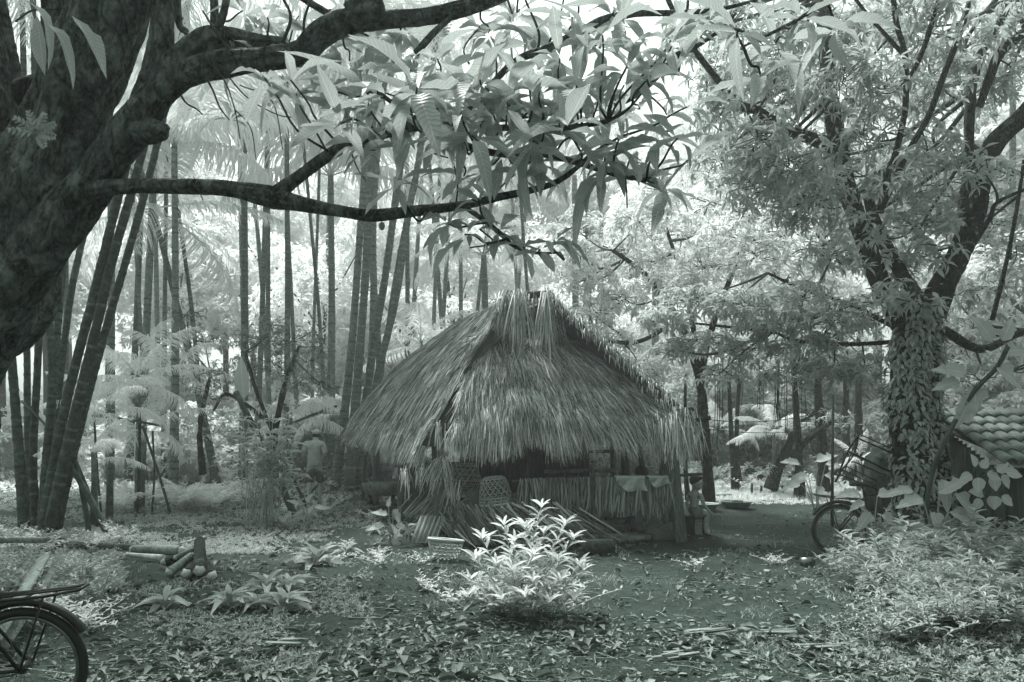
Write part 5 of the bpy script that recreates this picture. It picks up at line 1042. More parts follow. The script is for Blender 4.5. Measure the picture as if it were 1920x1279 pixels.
for i in range(21):
    for k in range(6):
        base = A0+ed*(.09+i*.2)+vd*(k*.385-.05)+nz*(.0+.012*1)
        y = nrm(vd+nz*-.035+ed*U(-.02, .02)); x = nrm(np.cross(y, nz)); z = np.cross(x, y)
        place(TL, 'roof_tile', base+nz*U(.0, .012), np.stack([x, y, z], 1), shed)
        if k == 0 or i < 8: place(TC, 'channel_tile', base+ed*.1+nz*.035, np.stack([x, y, z], 1), shed)
xs = np.arange(0, 4.0, .14)
for k, s_ in enumerate(xs):
    b_ = A0+ed*(.12+s_)+A([0, .22, 0]); m = MB(); m.box((b_[0], b_[1]+U(-.006, .006), (b_[2]-.06)/2), (.132, .025, b_[2]-.06), None, U(0, 1)); m.build('wall_plank', M['plank'], shed, smooth=False)
for k in range(15):
    b_ = A0+vd*(.1+k*.145)+ed*.10; h_ = b_[2]-.1+.0; m = MB(); m.box((b_[0], b_[1]+.22, h_/2), (.025, .135, h_), None, U(0, 1)); m.build('wall_plank', M['plank'], shed, smooth=False)
# ---------------------------------------------------------------- bicycles and the iron frame
def ring(m, c, R_, r_, n=48, seg=8, ax=1, a0=0, a1=2*math.pi, r=.5, flat=1.0):
    full = a1-a0 > 6.2; an = np.linspace(a0, a1, n, endpoint=True); c = A(c, float)
    pts = A([c+A([math.cos(a)*R_, 0, math.sin(a)*R_]) for a in an]); rd = np.stack([np.cos(an), 0*an, np.sin(an)], 1); th = np.linspace(0, 2*math.pi, seg, endpoint=False)
    V = pts[:, None]+r_*(np.cos(th)[None, :, None]*rd[:, None]+flat*np.sin(th)[None, :, None]*A([0, 1., 0])); i = np.arange(n-1)[:, None]*seg; j = np.arange(seg)[None]; j2 = (j+1) % seg
    m.add(V.reshape(-1, 3), np.stack([i+j, i+j2, i+seg+j2, i+seg+j], -1).reshape(-1, 4), None, r)
def bicycle(label, rear, s=1, R_=.32, yaw=0.0, rack_h=None):
    """rear: hub of the rear wheel; s=+1 the bicycle points to +x"""
    root = thing('bicycle', label, 'bicycle', (0, 0, 0))
    WB = 1.08; rk = (R_+.085) if rack_h is None else rack_h
    def wheel(cx):
        m = MB(); ring(m, (cx, 0, R_), R_-.022, .024, 56, 8); wo = m.build('wheel', M['rubber'], root); wo_me = wo
        m = MB(); ring(m, (cx, 0, R_), R_-.05, .012, 48, 6); m.build('rim', M['steel'], wo)
        for k in range(32):
            a = k*2*math.pi/32; b = a+(.35 if k % 2 else -.35); m = MB(); m.tube([(cx+.025*math.cos(b), .03*(1 if k % 4 < 2 else -1), R_+.025*math.sin(b)), (cx+(R_-.05)*math.cos(a), 0, R_+(R_-.05)*math.sin(a))], .0014, 4, cap=False); m.build('spoke', M['steel'], wo)
        m = MB(); m.tube([(cx, -.05, R_), (cx, -.03, R_), (cx, .03, R_), (cx, .05, R_)], [.012, .028, .028, .012], 10); m.build('hub', M['iron'], wo)
    wheel(0); wheel(s*WB)
    def T(nm, pts, r_, seg=8): 
        m = MB(); m.tube([(s*p[0], p[1], p[2]) for p in pts], r_, seg); return m.build(nm, M['iron'], root)
    bb = (.44, 0, .29); st = (.30, 0, .78); hd = (.86, 0, .82); hl = (.92, 0, .66)
    T('frame_tube', [bb, st], .016); T('frame_tube', [st, hd], .015); T('frame_tube', [bb, hl], .017); T('frame_tube', [hd, hl], .019)
    for y in (-.055, .055):
        T('chain_stay', [(0, y, R_), (bb[0], y*.6, bb[2])], .010, 6); T('seat_stay', [(0, y, R_), (st[0], y*.5, st[2]-.04)], .009, 6); T('fork', [(hl[0], y, hl[2]-.02), (WB, y, R_)], .011, 6)
        T('rack_stay', [(-.01, y*1.2, R_), (-.14, y*1.5, 2*R_+rk-.32)], .006, 6); T('rack_rail', [(-.30, y*1.1, 2*R_+rk-.30), (-.14, y*1.5, 2*R_+rk-.325), (.30, y*1.4, 2*R_+rk-.36)], .008, 6); T('rack_rail', [(-.28, y*.4, 2*R_+rk-.30), (.28, y*.4, 2*R_+rk-.355)], .006, 6)
    T('rack_bar', [(-.30, -.06, 2*R_+rk-.30), (-.30, .06, 2*R_+rk-.30)], .008, 6); T('rack_bar', [(-.05, -.08, 2*R_+rk-.33), (-.05, .08, 2*R_+rk-.33)], .006, 6)
    m = MB(); ring(m, (0, 0, R_), R_+.030, .022, 30, 8, a0=.15 if s > 0 else .55, a1=2.6 if s > 0 else 3.0, flat=1.3); m.build('mudguard', M['iron'], root)
    T('seat_post', [st, (.27, 0, .88)], .012); m = MB(); m.tube(cr([(s*.12, 0, .90), (s*.2, 0, .92), (s*.3, 0, .905), (s*.42, 0, .90)], 3), [.03, .06, .075, .085, .08, .07, .05, .035, .028, .02], 10, flat=.4); m.build('saddle', M['rubber'], root)
    T('handlebar', [(.84, -.28, .98), (.86, -.2, 1.0), (.88, 0, .96), (.86, .2, 1.0), (.84, .28, .98)], .012); T('stem', [hd, (.88, 0, .96)], .014)
    m = MB(); m.tube([(s*bb[0], -.02, bb[2]), (s*bb[0], .02, bb[2])], .09, 20); m.build('chain_wheel', M['iron'], root); T('crank', [(bb[0], .04, bb[2]), (bb[0]+.12, .05, bb[2]-.12)], .009); T('crank', [(bb[0], -.04, bb[2]), (bb[0]-.12, -.05, bb[2]+.12)], .009)
    m = MB(); m.box((s*(bb[0]+.12), .10, bb[2]-.12), (.08, .09, .02)); m.build('pedal', M['rubber'], root); m = MB(); m.box((s*(bb[0]-.12), -.10, bb[2]+.12), (.08, .09, .02)); m.build('pedal', M['rubber'], root)
    root.location = (rear[0], rear[1], 0); root.rotation_euler = (math.radians(3), 0, math.radians(yaw)); return root
c_ = P(48, 0, 3.92); bicycle('black bicycle with rear rack cut by the lower left corner', c_, -1, .315, 8)
c_ = P(1572, 0, 9.4); bicycle('dark bicycle half buried in the leafy weeds at right', c_, 1, .33, -8)
def frame_iron():
    D = 9.75; root = thing('iron_cargo_frame', 'tilted black iron cargo frame leaning on the forked tree above the bicycle', 'cargo frame', (P(1620, 0, D)[0], D, 0))
    p = lambda x, y, d=0: P(x, y, D+d)
    for i, (pts, w_) in enumerate([([p(1607, 821), p(1678, 852, .15)], .022), ([p(1607, 821), p(1589, 848), p(1576, 880), p(1573, 890), p(1566, 904)], .026), ([p(1608, 822, .02), p(1606, 838), p(1598, 857), p(1580, 880), p(1572, 892)], .022),
                                ([p(1589, 845), p(1604, 853), p(1668, 884, .2)], .03), ([p(1596, 867), p(1606, 868), p(1662, 892, .2)], .018), ([p(1586, 874), p(1645, 903, .2)], .014), ([p(1580, 881), p(1640, 910, .2)], .014), ([p(1573, 889), p(1652, 921, .2)], .02),
                                ([p(1652, 921, .2), p(1668, 900, .2), p(1672, 880, .25), p(1678, 852, .25)], .026), ([p(1640, 900, .35), p(1650, 892, .35), p(1655, 905, .3)], .014), ([p(1607, 821, 0), p(1612, 815, .35), p(1680, 845, .45)], .016), ([p(1612, 815, .35), p(1598, 845, .4), p(1585, 880, .4)], .016)]):
        m = MB(); m.tube(cr(pts, 4) if len(pts) > 2 else pts, w_*.5, 7); m.build('bar', M['iron'], root)
    for q in (p(1652, 921, .2), p(1640, 910, .2)):
        m = MB(); m.tube([q, A([q[0]+.05, q[1]+.02, -.02])], .014, 6); m.build('leg', M['iron'], root)
frame_iron()
g_ = G(1512, 1062); m = MB(); m.tube([g_+A([-.06, 0, .05]), g_+A([.09, .03, .055])], [.05, .05], 16); ring(m, g_+A([.12, -.02, .055]), .045, .004, 20, 5); tag(m.build('tin_can', M['steel']), 'small rusty tin can lying on the soil near the right wheel', 'can')

# ---------------------------------------------------------------- people
def skin_body(name, J, E, mat, root, sub=2):
    keys = list(J); me = bpy.data.meshes.new(name); me.from_pydata([J[k][0] for k in keys], [(keys.index(a), keys.index(b)) for a, b in E], [])
    o = bpy.data.objects.new(name, me); C.objects.link(o); o.modifiers.new('s', 'SKIN')
    for i, k in enumerate(keys):
        sv = me.skin_vertices[0].data[i]; r_ = J[k][1]; sv.radius = r_ if isinstance(r_, tuple) else (r_, r_); sv.use_root = (k == root)
    s_ = o.modifiers.new('sub', 'SUBSURF'); s_.levels = sub; s_.render_levels = sub
    bpy.context.view_layer.update(); dg = bpy.context.evaluated_depsgraph_get(); nm = bpy.data.meshes.new_from_object(o.evaluated_get(dg)); bpy.data.objects.remove(o)
    nm.polygons.foreach_set('use_smooth', [True]*len(nm.polygons)); nm.materials.clear(); nm.materials.append(mat); o2 = bpy.data.objects.new(name, nm); C.objects.link(o2); return o2
def ellm(m, c, r_, n1=10, n2=14, noise_=0, zmin=-1):
    V = []
    for i in range(n1+1):
        for j in range(n2):
            a = math.pi*i/n1; b = 2*math.pi*j/n2; k = 1+noise_*math.sin(5*b)*math.sin(3*a)+noise_*U(-.5, .5)*(0 < i < n1); V.append(A([math.sin(a)*math.cos(b), math.sin(a)*math.sin(b), max(math.cos(a), zmin)])*k*A(r_)+A(c))
    m.add(V, [(i*n2+j, i*n2+(j+1) % n2, (i+1)*n2+(j+1) % n2, (i+1)*n2+j) for i in range(n1) for j in range(n2)])
def hand_joints(J, E, wrist, pre, d, side, s=1.0):
    """palm, four unequal bent fingers and a thumb; d the hand direction, side towards the thumb"""
    d = nrm(d); side = nrm(side); pn = np.cross(d, side); w_ = A(J[wrist][0], float); pl = w_+d*.055*s; J[pre+'p'] = (tuple(pl), (.022*s, .014*s)); E.append((wrist, pre+'p'))
    for k, (o_, L) in enumerate(((.027, .068), (.009, .078), (-.009, .074), (-.026, .058))):
        a = pl+d*.025*s+side*o_*s; b = a+(d*.85+pn*.35)*L*.5*s; c = b+(d*.6+pn*.7)*L*.5*s
        J[f'{pre}a{k}'] = (tuple(a), .0095*s); J[f'{pre}b{k}'] = (tuple(b), .0085*s); J[f'{pre}c{k}'] = (tuple(c), .007*s); E += [(pre+'p', f'{pre}a{k}'), (f'{pre}a{k}', f'{pre}b{k}'), (f'{pre}b{k}', f'{pre}c{k}')]
    a = w_+d*.03*s+side*.03*s; b = a+(d*.6+side*.7)*.035*s; J[pre+'t'] = (tuple(a), .0105*s); J[pre+'u'] = (tuple(b), .0085*s); J[pre+'v'] = (tuple(b+(d*.8+pn*.4)*.025*s), .0075*s); E += [(wrist, pre+'t'), (pre+'t', pre+'u'), (pre+'u', pre+'v')]
def man():
    g_ = G(590, 946); x0, y0 = g_[0], g_[1]; root = thing('person', 'man in a cap, pale shirt and shorts walking away barefoot at left', 'person', (x0, y0, 0)); q = lambda x, y, z: (x0+x, y0+y, z)
    J = {}; E = []
    J['pel'] = (q(0, 0, .86), (.125, .095)); J['bel'] = (q(0, -.01, 1.0), (.125, .09)); J['che'] = (q(.005, -.01, 1.18), (.145, .095)); J['sho'] = (q(.005, .005, 1.32), (.10, .07)); J['nec'] = (q(.01, .04, 1.40), .052); J['hb'] = (q(.015, .075, 1.48), (.068, .072)); J['hd'] = (q(.02, .10, 1.555), (.072, .085)); J['ht'] = (q(.02, .10, 1.61), (.052, .06)); J['nose'] = (q(.022, .195, 1.53), .012)
    E += [('pel', 'bel'), ('bel', 'che'), ('che', 'sho'), ('sho', 'nec'), ('nec', 'hb'), ('hb', 'hd'), ('hd', 'ht'), ('hd', 'nose')]
    for s_, nm in ((-1, 'l'), (1, 'r')):
        J['s'+nm] = (q(.165*s_, 0, 1.32), .058); J['e'+nm] = (q(.235*s_, -.035, 1.075), .042); J['f'+nm] = (q(.20*s_, .10, 1.0), .034); J['w'+nm] = (q(.15*s_, .20, 1.0), .026); E += [('sho', 's'+nm), ('s'+nm, 'e'+nm), ('e'+nm, 'f'+nm), ('f'+nm, 'w'+nm)]
        hand_joints(J, E, 'w'+nm, 'h'+nm, A([-.5*s_, .85, .1]), A([0, 0, 1.]))
        J['ear'+nm] = (q(.02+.08*s_, .09, 1.54), .014); E.append(('hd', 'ear'+nm))
        ys = -.10 if s_ < 0 else .10
        J['h'+nm] = (q(.10*s_, 0, .80), .098); J['k'+nm] = (q(.105*s_, .04+ys*.5, .46), .058); J['c'+nm] = (q(.10*s_, ys*.7, .32), .055); J['a'+nm] = (q(.095*s_, ys, .085), .036); J['b'+nm] = (q(.10*s_, ys+.07, .035), (.04, .03)); J['t'+nm] = (q(.115*s_, ys+.17, .025), (.038, .02)); J['heel'+nm] = (q(.095*s_, ys-.04, .035), .03)
        E += [('pel', 'h'+nm), ('h'+nm, 'k'+nm), ('k'+nm, 'c'+nm), ('c'+nm, 'a'+nm), ('a'+nm, 'b'+nm), ('b'+nm, 't'+nm), ('a'+nm, 'heel'+nm)]
    b = skin_body('body', J, E, M['skin'], 'pel'); b.parent = root; b.location = (-x0, -y0, 0)
    # shirt
    J2 = {'a': (q(0, -.005, .80), (.175, .135)), 'a1': (q(0, -.01, .92), (.165, .125)), 'b': (q(0, -.01, 1.05), (.165, .12)), 'c': (q(.005, -.01, 1.2), (.175, .12)), 'd': (q(.005, .0, 1.33), (.12, .085)), 'e': (q(.008, .02, 1.385), (.075, .07))}; E2 = [('a', 'a1'), ('a1', 'b'), ('b', 'c'), ('c', 'd'), ('d', 'e')]
    for s_, nm in ((-1, 'l'), (1, 'r')):
        J2['s'+nm] = (q(.165*s_, 0, 1.325), .078); J2['m'+nm] = (q(.215*s_, -.015, 1.2), .075); J2['n'+nm] = (q(.243*s_, -.028, 1.09), .07); E2 += [('d', 's'+nm), ('s'+nm, 'm'+nm), ('m'+nm, 'n'+nm)]
    o = skin_body('shirt', J2, E2, M['shirt'], 'a'); o.parent = root; o.location = (-x0, -y0, 0)
    J3 = {'a': (q(0, 0, .88), (.15, .11)), 'a2': (q(0, 0, .80), (.155, .12))}; E3 = [('a', 'a2')]
    for s_, nm in ((-1, 'l'), (1, 'r')):
        ys = -.10 if s_ < 0 else .10
        J3['h'+nm] = (q(.095*s_, 0, .74), .118); J3['k'+nm] = (q(.112*s_, .02+ys*.3, .56), .10); J3['j'+nm] = (q(.114*s_, .03+ys*.42, .47), .098); E3 += [('a2', 'h'+nm), ('h'+nm, 'k'+nm), ('k'+nm, 'j'+nm)]
    o = skin_body('shorts', J3, E3, M['shorts'], 'a'); o.parent = root; o.location = (-x0, -y0, 0)
    m = MB(); ellm(m, q(.02, .088, 1.565), (.098, .118, .085), 10, 16, .0, -.25); m.tube([q(.02, .16, 1.545), q(.02, .22, 1.525), q(.02, .26, 1.505)], [.085, .08, .05], 12, flat=.12); m.build('cap', M['cap'], root)
    m = MB(); ellm(m, q(.018, .07, 1.53), (.084, .088, .085), 10, 14, .04); m.build('hair', M['hair'], root)
man()
def boy():
    g_ = G(1300, 1003); x0, y0 = g_[0]+.07, g_[1]+.02; root = thing('person', 'bare-chested small boy in shorts sitting on a wooden stool, looking right', 'person', (x0, y0, 0)); q = lambda x, y, z: (x0+x, y0+y, z)
    J = {}; E = []
    J['pel'] = (q(-.05, .04, .345), (.085, .075)); J['bel'] = (q(-.045, .04, .43), (.078, .062)); J['che'] = (q(-.04, .03, .54), (.088, .062)); J['sho'] = (q(-.04, .03, .615), (.06, .045)); J['nec'] = (q(-.035, .03, .675), .032); J['hb'] = (q(-.018, .015, .735), (.062, .058)); J['hd'] = (q(-.01, .01, .80), (.080, .072)); J['ht'] = (q(-.015, .01, .855), (.06, .055))
    E += [('pel', 'bel'), ('bel', 'che'), ('che', 'sho'), ('sho', 'nec'), ('nec', 'hb'), ('hb', 'hd'), ('hd', 'ht')]
    J['nose'] = (q(.082, -.022, .775), .010); J['chin'] = (q(.055, -.012, .72), .024); J['ear'] = (q(-.022, -.065, .775), .014); E += [('hd', 'nose'), ('hb', 'chin'), ('hd', 'ear')]
    for nm, s_, el, wr, hd, kn, an in (('n', -1, q(.07, -.085, .47), q(.155, -.12, .36), A([.5, -.2, -.6]), q(.15, -.07, .335), q(.10, -.08, .07)), ('f', 1, q(-.15, .07, .47), q(-.12, .02, .36), A([.6, -.3, -.4]), q(.14, .10, .34), q(.16, .12, .07))):
        sh = q(.045, -.04, .60) if nm == 'n' else q(-.115, .06, .60)
        J['s'+nm] = (sh, .032); J['e'+nm] = (el, .022); J['w'+nm] = (wr, .016); E += [('sho', 's'+nm), ('s'+nm, 'e'+nm), ('e'+nm, 'w'+nm)]; hand_joints(J, E, 'w'+nm, 'h'+nm, hd, A([.3, -.5, .3]), .62)
        hp = q(-.01, -.03, .34) if nm == 'n' else q(.0, .09, .34)
        J['h'+nm] = (hp, .062); J['k'+nm] = (kn, .044); J['a'+nm] = (an, .026); J['t'+nm] = ((an[0]+.045, an[1]-.075, .03), (.028, .018)); J['z'+nm] = ((an[0], an[1]+.015, .03), .022); J['c'+nm] = (tuple((A(kn)*.6+A(an)*.4)+A([-.01, .01, 0])), .04); E += [('pel', 'h'+nm), ('h'+nm, 'k'+nm), ('k'+nm, 'c'+nm), ('c'+nm, 'a'+nm), ('a'+nm, 't'+nm), ('a'+nm, 'z'+nm)]
    for k_ in J:
        if k_[0] not in 'h' or len(k_) < 3: J[k_] = (J[k_][0], tuple(1.22*v_ for v_ in J[k_][1]) if isinstance(J[k_][1], tuple) else 1.25*J[k_][1])
    b = skin_body('body', J, E, M['skin'], 'pel'); b.parent = root; b.location = (-x0, -y0, 0)
    J3 = {'a': (q(-.05, .04, .41), (.122, .108)), 'p': (q(-.05, .04, .335), (.125, .11)), 'n': (q(-.01, -.03, .34), .112), 'f': (q(0, .09, .34), .112), 'n2': (q(.10, -.06, .336), .088), 'f2': (q(.10, .10, .34), .086)}
    o = skin_body('shorts', J3, [('a', 'p'), ('p', 'n'), ('p', 'f'), ('n', 'n2'), ('f', 'f2')], M['boyshorts'], 'a'); o.parent = root; o.location = (-x0, -y0, 0)
    m = MB(); ellm(m, q(-.032, .02, .832), (.092, .090, .088), 12, 16, .05); ellm(m, q(.025, .0, .872), (.055, .062, .034), 8, 10, .08); m.build('hair', M['hair'], root)
    for dy in (-.03, .035):
        m = MB(); ellm(m, q(.062, -.045+dy+.02, .795), (.009, .012, .007), 6, 8); m.build('eye', M['hair'], root)
    m = MB(); m.tube([q(.058, -.045, .742), q(.066, -.02, .742)], .005, 6); m.build('mouth', M['shorts'], root)
    st = thing('wooden_stool', 'rough low wooden stool under the seated boy', 'stool', (x0-.03, y0+.05, 0)); m = MB(); m.box(q(0, .06, .262), (.36, .24, .035)); m.build('seat', M['plank'], st, smooth=False)
    for x_ in (-.12, .13):
        m = MB(); m.box(q(x_, .06, .122), (.04 if x_ > 0 else .14, .2, .245)); m.build('side_board', M['plank'], st, smooth=False)
boy()
def sitter():
    c_ = P(1204, 884, 12.1); x0, y0 = c_[0], c_[1]; root = thing('person', 'dark haired person sitting inside the hut behind the palm screen, only the head visible', 'person', (x0, y0, 0)); z = c_[2]-.03; q = lambda x, y, zz: (x0+x, y0+y, z+zz)
    J = {'pel': (q(-.05, .05, -.60), (.14, .12)), 'bel': (q(-.05, .04, -.45), (.12, .10)), 'che': (q(-.04, .02, -.3), (.14, .1)), 'sho': (q(-.03, .02, -.2), (.1, .07)), 'nec': (q(-.02, .01, -.13), .045), 'hb': (q(.0, -.01, -.07), .07), 'hd': (q(.01, -.01, 0), .08), 'ht': (q(.0, 0, .06), .06), 'nose': (q(.10, -.03, -.02), .012)}
    E = [('pel', 'bel'), ('bel', 'che'), ('che', 'sho'), ('sho', 'nec'), ('nec', 'hb'), ('hb', 'hd'), ('hd', 'ht'), ('hd', 'nose')]
    for s_, nm in ((-1, 'l'), (1, 'r')):
        J['s'+nm] = (q(.16*s_-.03, .02, -.21), .05); J['e'+nm] = (q(.22*s_, -.05, -.45), .04); J['w'+nm] = (q(.12*s_, -.22, -.5), .027); E += [('sho', 's'+nm), ('s'+nm, 'e'+nm), ('e'+nm, 'w'+nm)]; hand_joints(J, E, 'w'+nm, 'h'+nm, A([-.4*s_, -.8, 0]), A([0, 0, 1.]), .95)
        kz = max(.06-z, -.62); J['h'+nm] = (q(.1*s_, 0, -.62), .1); J['k'+nm] = (q(.2*s_, -.42, -.58), .06); J['a'+nm] = (q(.12*s_, -.3, .06-z), .04); J['t'+nm] = (q(.12*s_, -.42, .04-z), .03); E += [('pel', 'h'+nm), ('h'+nm, 'k'+nm), ('k'+nm, 'a'+nm), ('a'+nm, 't'+nm)]
    b = skin_body('body', J, E, M['skin'], 'pel'); b.parent = root; b.location = (-x0, -y0, 0)
    m = MB(); ellm(m, q(.0, .01, .02), (.115, .115, .11), 12, 16, .05); m.build('hair', M['hair'], root)
    J2 = {'a': (q(-.05, .05, -.62), (.17, .14)), 'b': (q(-.05, .04, -.42), (.16, .12)), 'c': (q(-.04, .02, -.28), (.16, .11)), 'd': (q(-.03, .02, -.19), (.11, .08)), 'sl': (q(-.19, .02, -.21), .065), 'sr': (q(.13, .02, -.21), .065), 'ml': (q(-.22, -.02, -.34), .06), 'mr': (q(.17, -.02, -.34), .06)}
    o = skin_body('shirt', J2, [('a', 'b'), ('b', 'c'), ('c', 'd'), ('d', 'sl'), ('d', 'sr'), ('sl', 'ml'), ('sr', 'mr')], M['shorts'], 'a'); o.parent = root; o.location = (-x0, -y0, 0)
    m = MB(); h_ = max(z-.72, .1); m.box((x0-.05, y0+.08, h_/2), (.4, .35, h_)); tag(m.build('low_bench', M['plank'], smooth=False), 'low dark bench under the person inside the hut', 'bench')
sitter()

# ---------------------------------------------------------------- herbs and weeds
HL = [lm('leaf', leaf_tpl(5, d, .14, .38, seed=60+k, curl=c), .15, M['herb']) for k, (d, c) in enumerate(((.15, .06), (.35, .10), (.05, .03), (.5, .12)))]
def herb(label, px, py, D, stems, L, parts=True, mat='herb'):
    c_ = P(px, 0, D); root = thing('flowering_herb', label, 'plant', (c_[0], D, 0)); rest = MB(); sm = MB(); cand = []
    for (tx, ty, dd) in stems:
        b = A([c_[0]+U(-.10, .10)+(tx-px)*D/F*.45, D+U(-.12, .12), 0]); t_ = P(tx, ty, D+dd); mid = (b+t_)/2+A([(b[0]-t_[0])*.18, 0, .02]); pts = cr([b, mid, t_], 7); n = len(pts); m = MB(); m.tube(pts, np.linspace(.006, .003, n), 5); m.build('stem', M['creeper2'], root)
        Ls = np.concatenate([[0], np.cumsum(np.linalg.norm(np.diff(pts, axis=0), axis=1))]); s_ = Ls[-1]*.22; ph = U(0, 6)
        while s_ < Ls[-1]:
            p = A([np.interp(s_, Ls, pts[:, j]) for j in range(3)]); ax = nrm(pts[-1]-pts[-3]); ph += 2.1; f = s_/Ls[-1]
            for k in range(2):
                a = ph+k*math.pi; d = nrm(A([math.cos(a), math.sin(a)*.9, .35+.5*f])); cand.append((p, d, L*U(.7, 1.1)*(1-.3*abs(f-.6))))
            s_ += U(.045, .07)
        for k in range(5):
            a = k*1.3+ph; d = nrm(A([math.cos(a)*.8, math.sin(a)*.8, .9])); cand.append((pts[-1], d, L*U(.5, .8)))
    cand.sort(key=lambda q: -q[2])
    for i, (o_, d_, l_) in enumerate(cand):
        if i < 290: place(RN.choice(HL), 'leaf', o_, basis(d_, UP+rand_dirs(1)[0]*.2), root, l_)
        else: rest.inst(LF3[i % 3], [o_], A([d_]), UP, l_, l_*.17)
    if rest.n: rest.build('small_leaves', M['bright'], root, kind='stuff')
    return root
herb('bright white leaved herb growing in front of the hut', 985, 1140, 6.4, [(1015, 952, .0), (945, 985, -.1), (905, 1010, .0), (890, 1050, -.2), (965, 1015, .15), (985, 990, .2), (1060, 985, .1), (1075, 1010, .0), (1045, 1050, -.25), (1000, 1040, -.3), (930, 1060, -.3), (1085, 1060, .0), (880, 1090, .1), (1020, 1000, .3), (960, 1070, -.35), (1050, 1090, -.4), (910, 1110, -.3), (1000, 1090, -.45), (875, 1120, -.1), (1075, 1125, -.2), (1095, 1070, 0), (940, 1125, -.5), (1030, 1130, -.5), (985, 1120, -.6)], .21)
def weed_mesh(seed, h, n, L, W=.2, mat='weed', wide=.25, kk=2, lean=.2):
    r = np.random.default_rng(seed); m = MB()
    for s_ in range(n):
        b = A([r.normal()*.04, r.normal()*.04, -.01]); t_ = A([r.normal()*wide, r.normal()*wide, h*r.uniform(.6, 1.05)]); pts = cr([b, (b+t_)/2+A([0, 0, .03]), t_], 5); m.tube(pts, .004, 4, .2, cap=False)
        k = int(h/.035); u = np.linspace(.25, 1, k); p = A([[np.interp(x, np.linspace(0, 1, len(pts)), pts[:, j]) for j in range(3)] for x in u])
        for q in range(kk):
            a = np.arange(k)*2.1+q*math.pi*2/kk+r.random()*6; d = nrm(np.stack([np.cos(a), np.sin(a), .25+.5*u], 1)); l_ = L*r.uniform(.6, 1.1, k)*(1.1-.4*u); m.inst(LF3[1 if q else 0], p, d, UP+r.normal(size=(k, 3))*.2, l_, l_*W, r.random(k))
    o = m.build('weed', M[mat]); me = o.data; bpy.data.objects.remove(o); return me
WM = [weed_mesh(80, .55, 6, .17), weed_mesh(81, .45, 6, .16), weed_mesh(82, .62, 5, .18), weed_mesh(83, .35, 9, .09, .3), weed_mesh(84, .3, 7, .10, .3)]
BM = [weed_mesh(85, .22, 6, .10, .3, 'bright'), weed_mesh(86, .30, 7, .09, .28, 'bright')]
def weeds(region, n, meshes, label, group, s=(0.8, 1.2), acc=None):
    k = 0; t_ = 0
    while k < n and t_ < n*30:
        t_ += 1; px, py = U(region[0], region[2]), U(region[1], region[3])
        if acc and not acc(px, py): continue
        g_ = G(px, py); a = U(0, 6.28); o = place(RN.choice(meshes), 'weed', (g_[0], g_[1], 0), basis((math.cos(a), math.sin(a), 0)), None, U(*s)); tag(o, label, 'weed', group); k += 1
weeds((1650, 1040, 1960, 1110), 46, WM[:3], 'leafy weed in the dense patch under the forked tree', 'weeds in the patch at right', (.8, 1.15), acc=lambda x, y: y < 1140)
weeds((1620, 1100, 1960, 1190), 46, WM[:3], 'leafy weed in the front edge of the dense patch at right', 'weeds at the front of the right patch', (.5, .85), acc=lambda x, y: (y-1100) < (x-1600)*.35+U(-10, 60))
weeds((1560, 1062, 1630, 1090), 6, WM, 'low weed growing round the right bicycle wheel', 'weeds round the bicycle wheel', (.35, .55))
weeds((1600, 980, 1960, 1030), 30, WM[:3], 'leafy weed behind the dense patch by the shed wall', 'weeds by the shed wall', (.8, 1.15))
weeds((900, 1120, 1075, 1150), 9, BM+WM[3:], 'small weed crowding the foot of the white leaved herb', 'weeds under the white leaved herb', (.6, 1.))
weeds((1570, 1085, 1760, 1200), 22, WM, 'loose weed on the ragged left edge of the right patch', 'ragged edge of the right patch', (.4, .75), acc=lambda x, y: y < 1075+(x-1540)*.6+U(-45, 50))
weeds((1650, 1150, 1800, 1210), 10, WM[3:], 'small weed at the leaf littered edge of the patch', 'small weeds before the patch', (.6, 1.))
weeds((1290, 1055, 1480, 1075), 3, BM, 'tiny bright seedling on the bare soil right of the hut', 'seedlings on the bare soil', (.4, .6))
weeds((780, 1080, 900, 1140), 4, BM, 'small bright weed left of the big white leaved herb', 'weeds beside the bright herb', (.5, .8))
weeds((-20, 1010, 230, 1035), 16, BM+WM[3:], 'soft leafy weed at the foot of the palm clump', 'weeds at the foot of the palm clump', (.6, 1.0))
weeds((60, 1070, 190, 1180), 22, WM[3:]+BM, 'leafy weed behind the left bicycle', 'weeds behind the left bicycle', (.6, .9))
weeds((-30, 1060, 60, 1120), 8, WM[3:], 'weed growing under the weathered plank', 'weeds under the plank', (.6, .9))
weeds((520, 940, 700, 985), 10, BM, 'small bright plant on the dark ground left of the hut', 'small plants left of the hut', (.6, 1.1))
weeds((330, 935, 460, 960), 10, BM, 'bright fern like plant at the far edge of the yard', 'plants at the far edge of the yard', (1.2, 1.9))
weeds((600, 905, 700, 925), 9, BM, 'pale plant at the foot of the middle palm clump', 'plants by the middle palm clump', (1.4, 2.4))
weeds((1290, 888, 1560, 925), 26, BM+WM[:2], 'pale plant behind the grass strip in the clearing', 'plants behind the grass strip', (1., 1.8))
weeds((180, 925, 560, 945), 24, BM, 'low plant beyond the sunny ground at left', 'low plants beyond the sunny ground', (1.0, 1.8))
weeds((560, 1000, 800, 1060), 8, BM, 'tiny plant in the yard before the hut', 'tiny plants before the hut', (.4, .8))
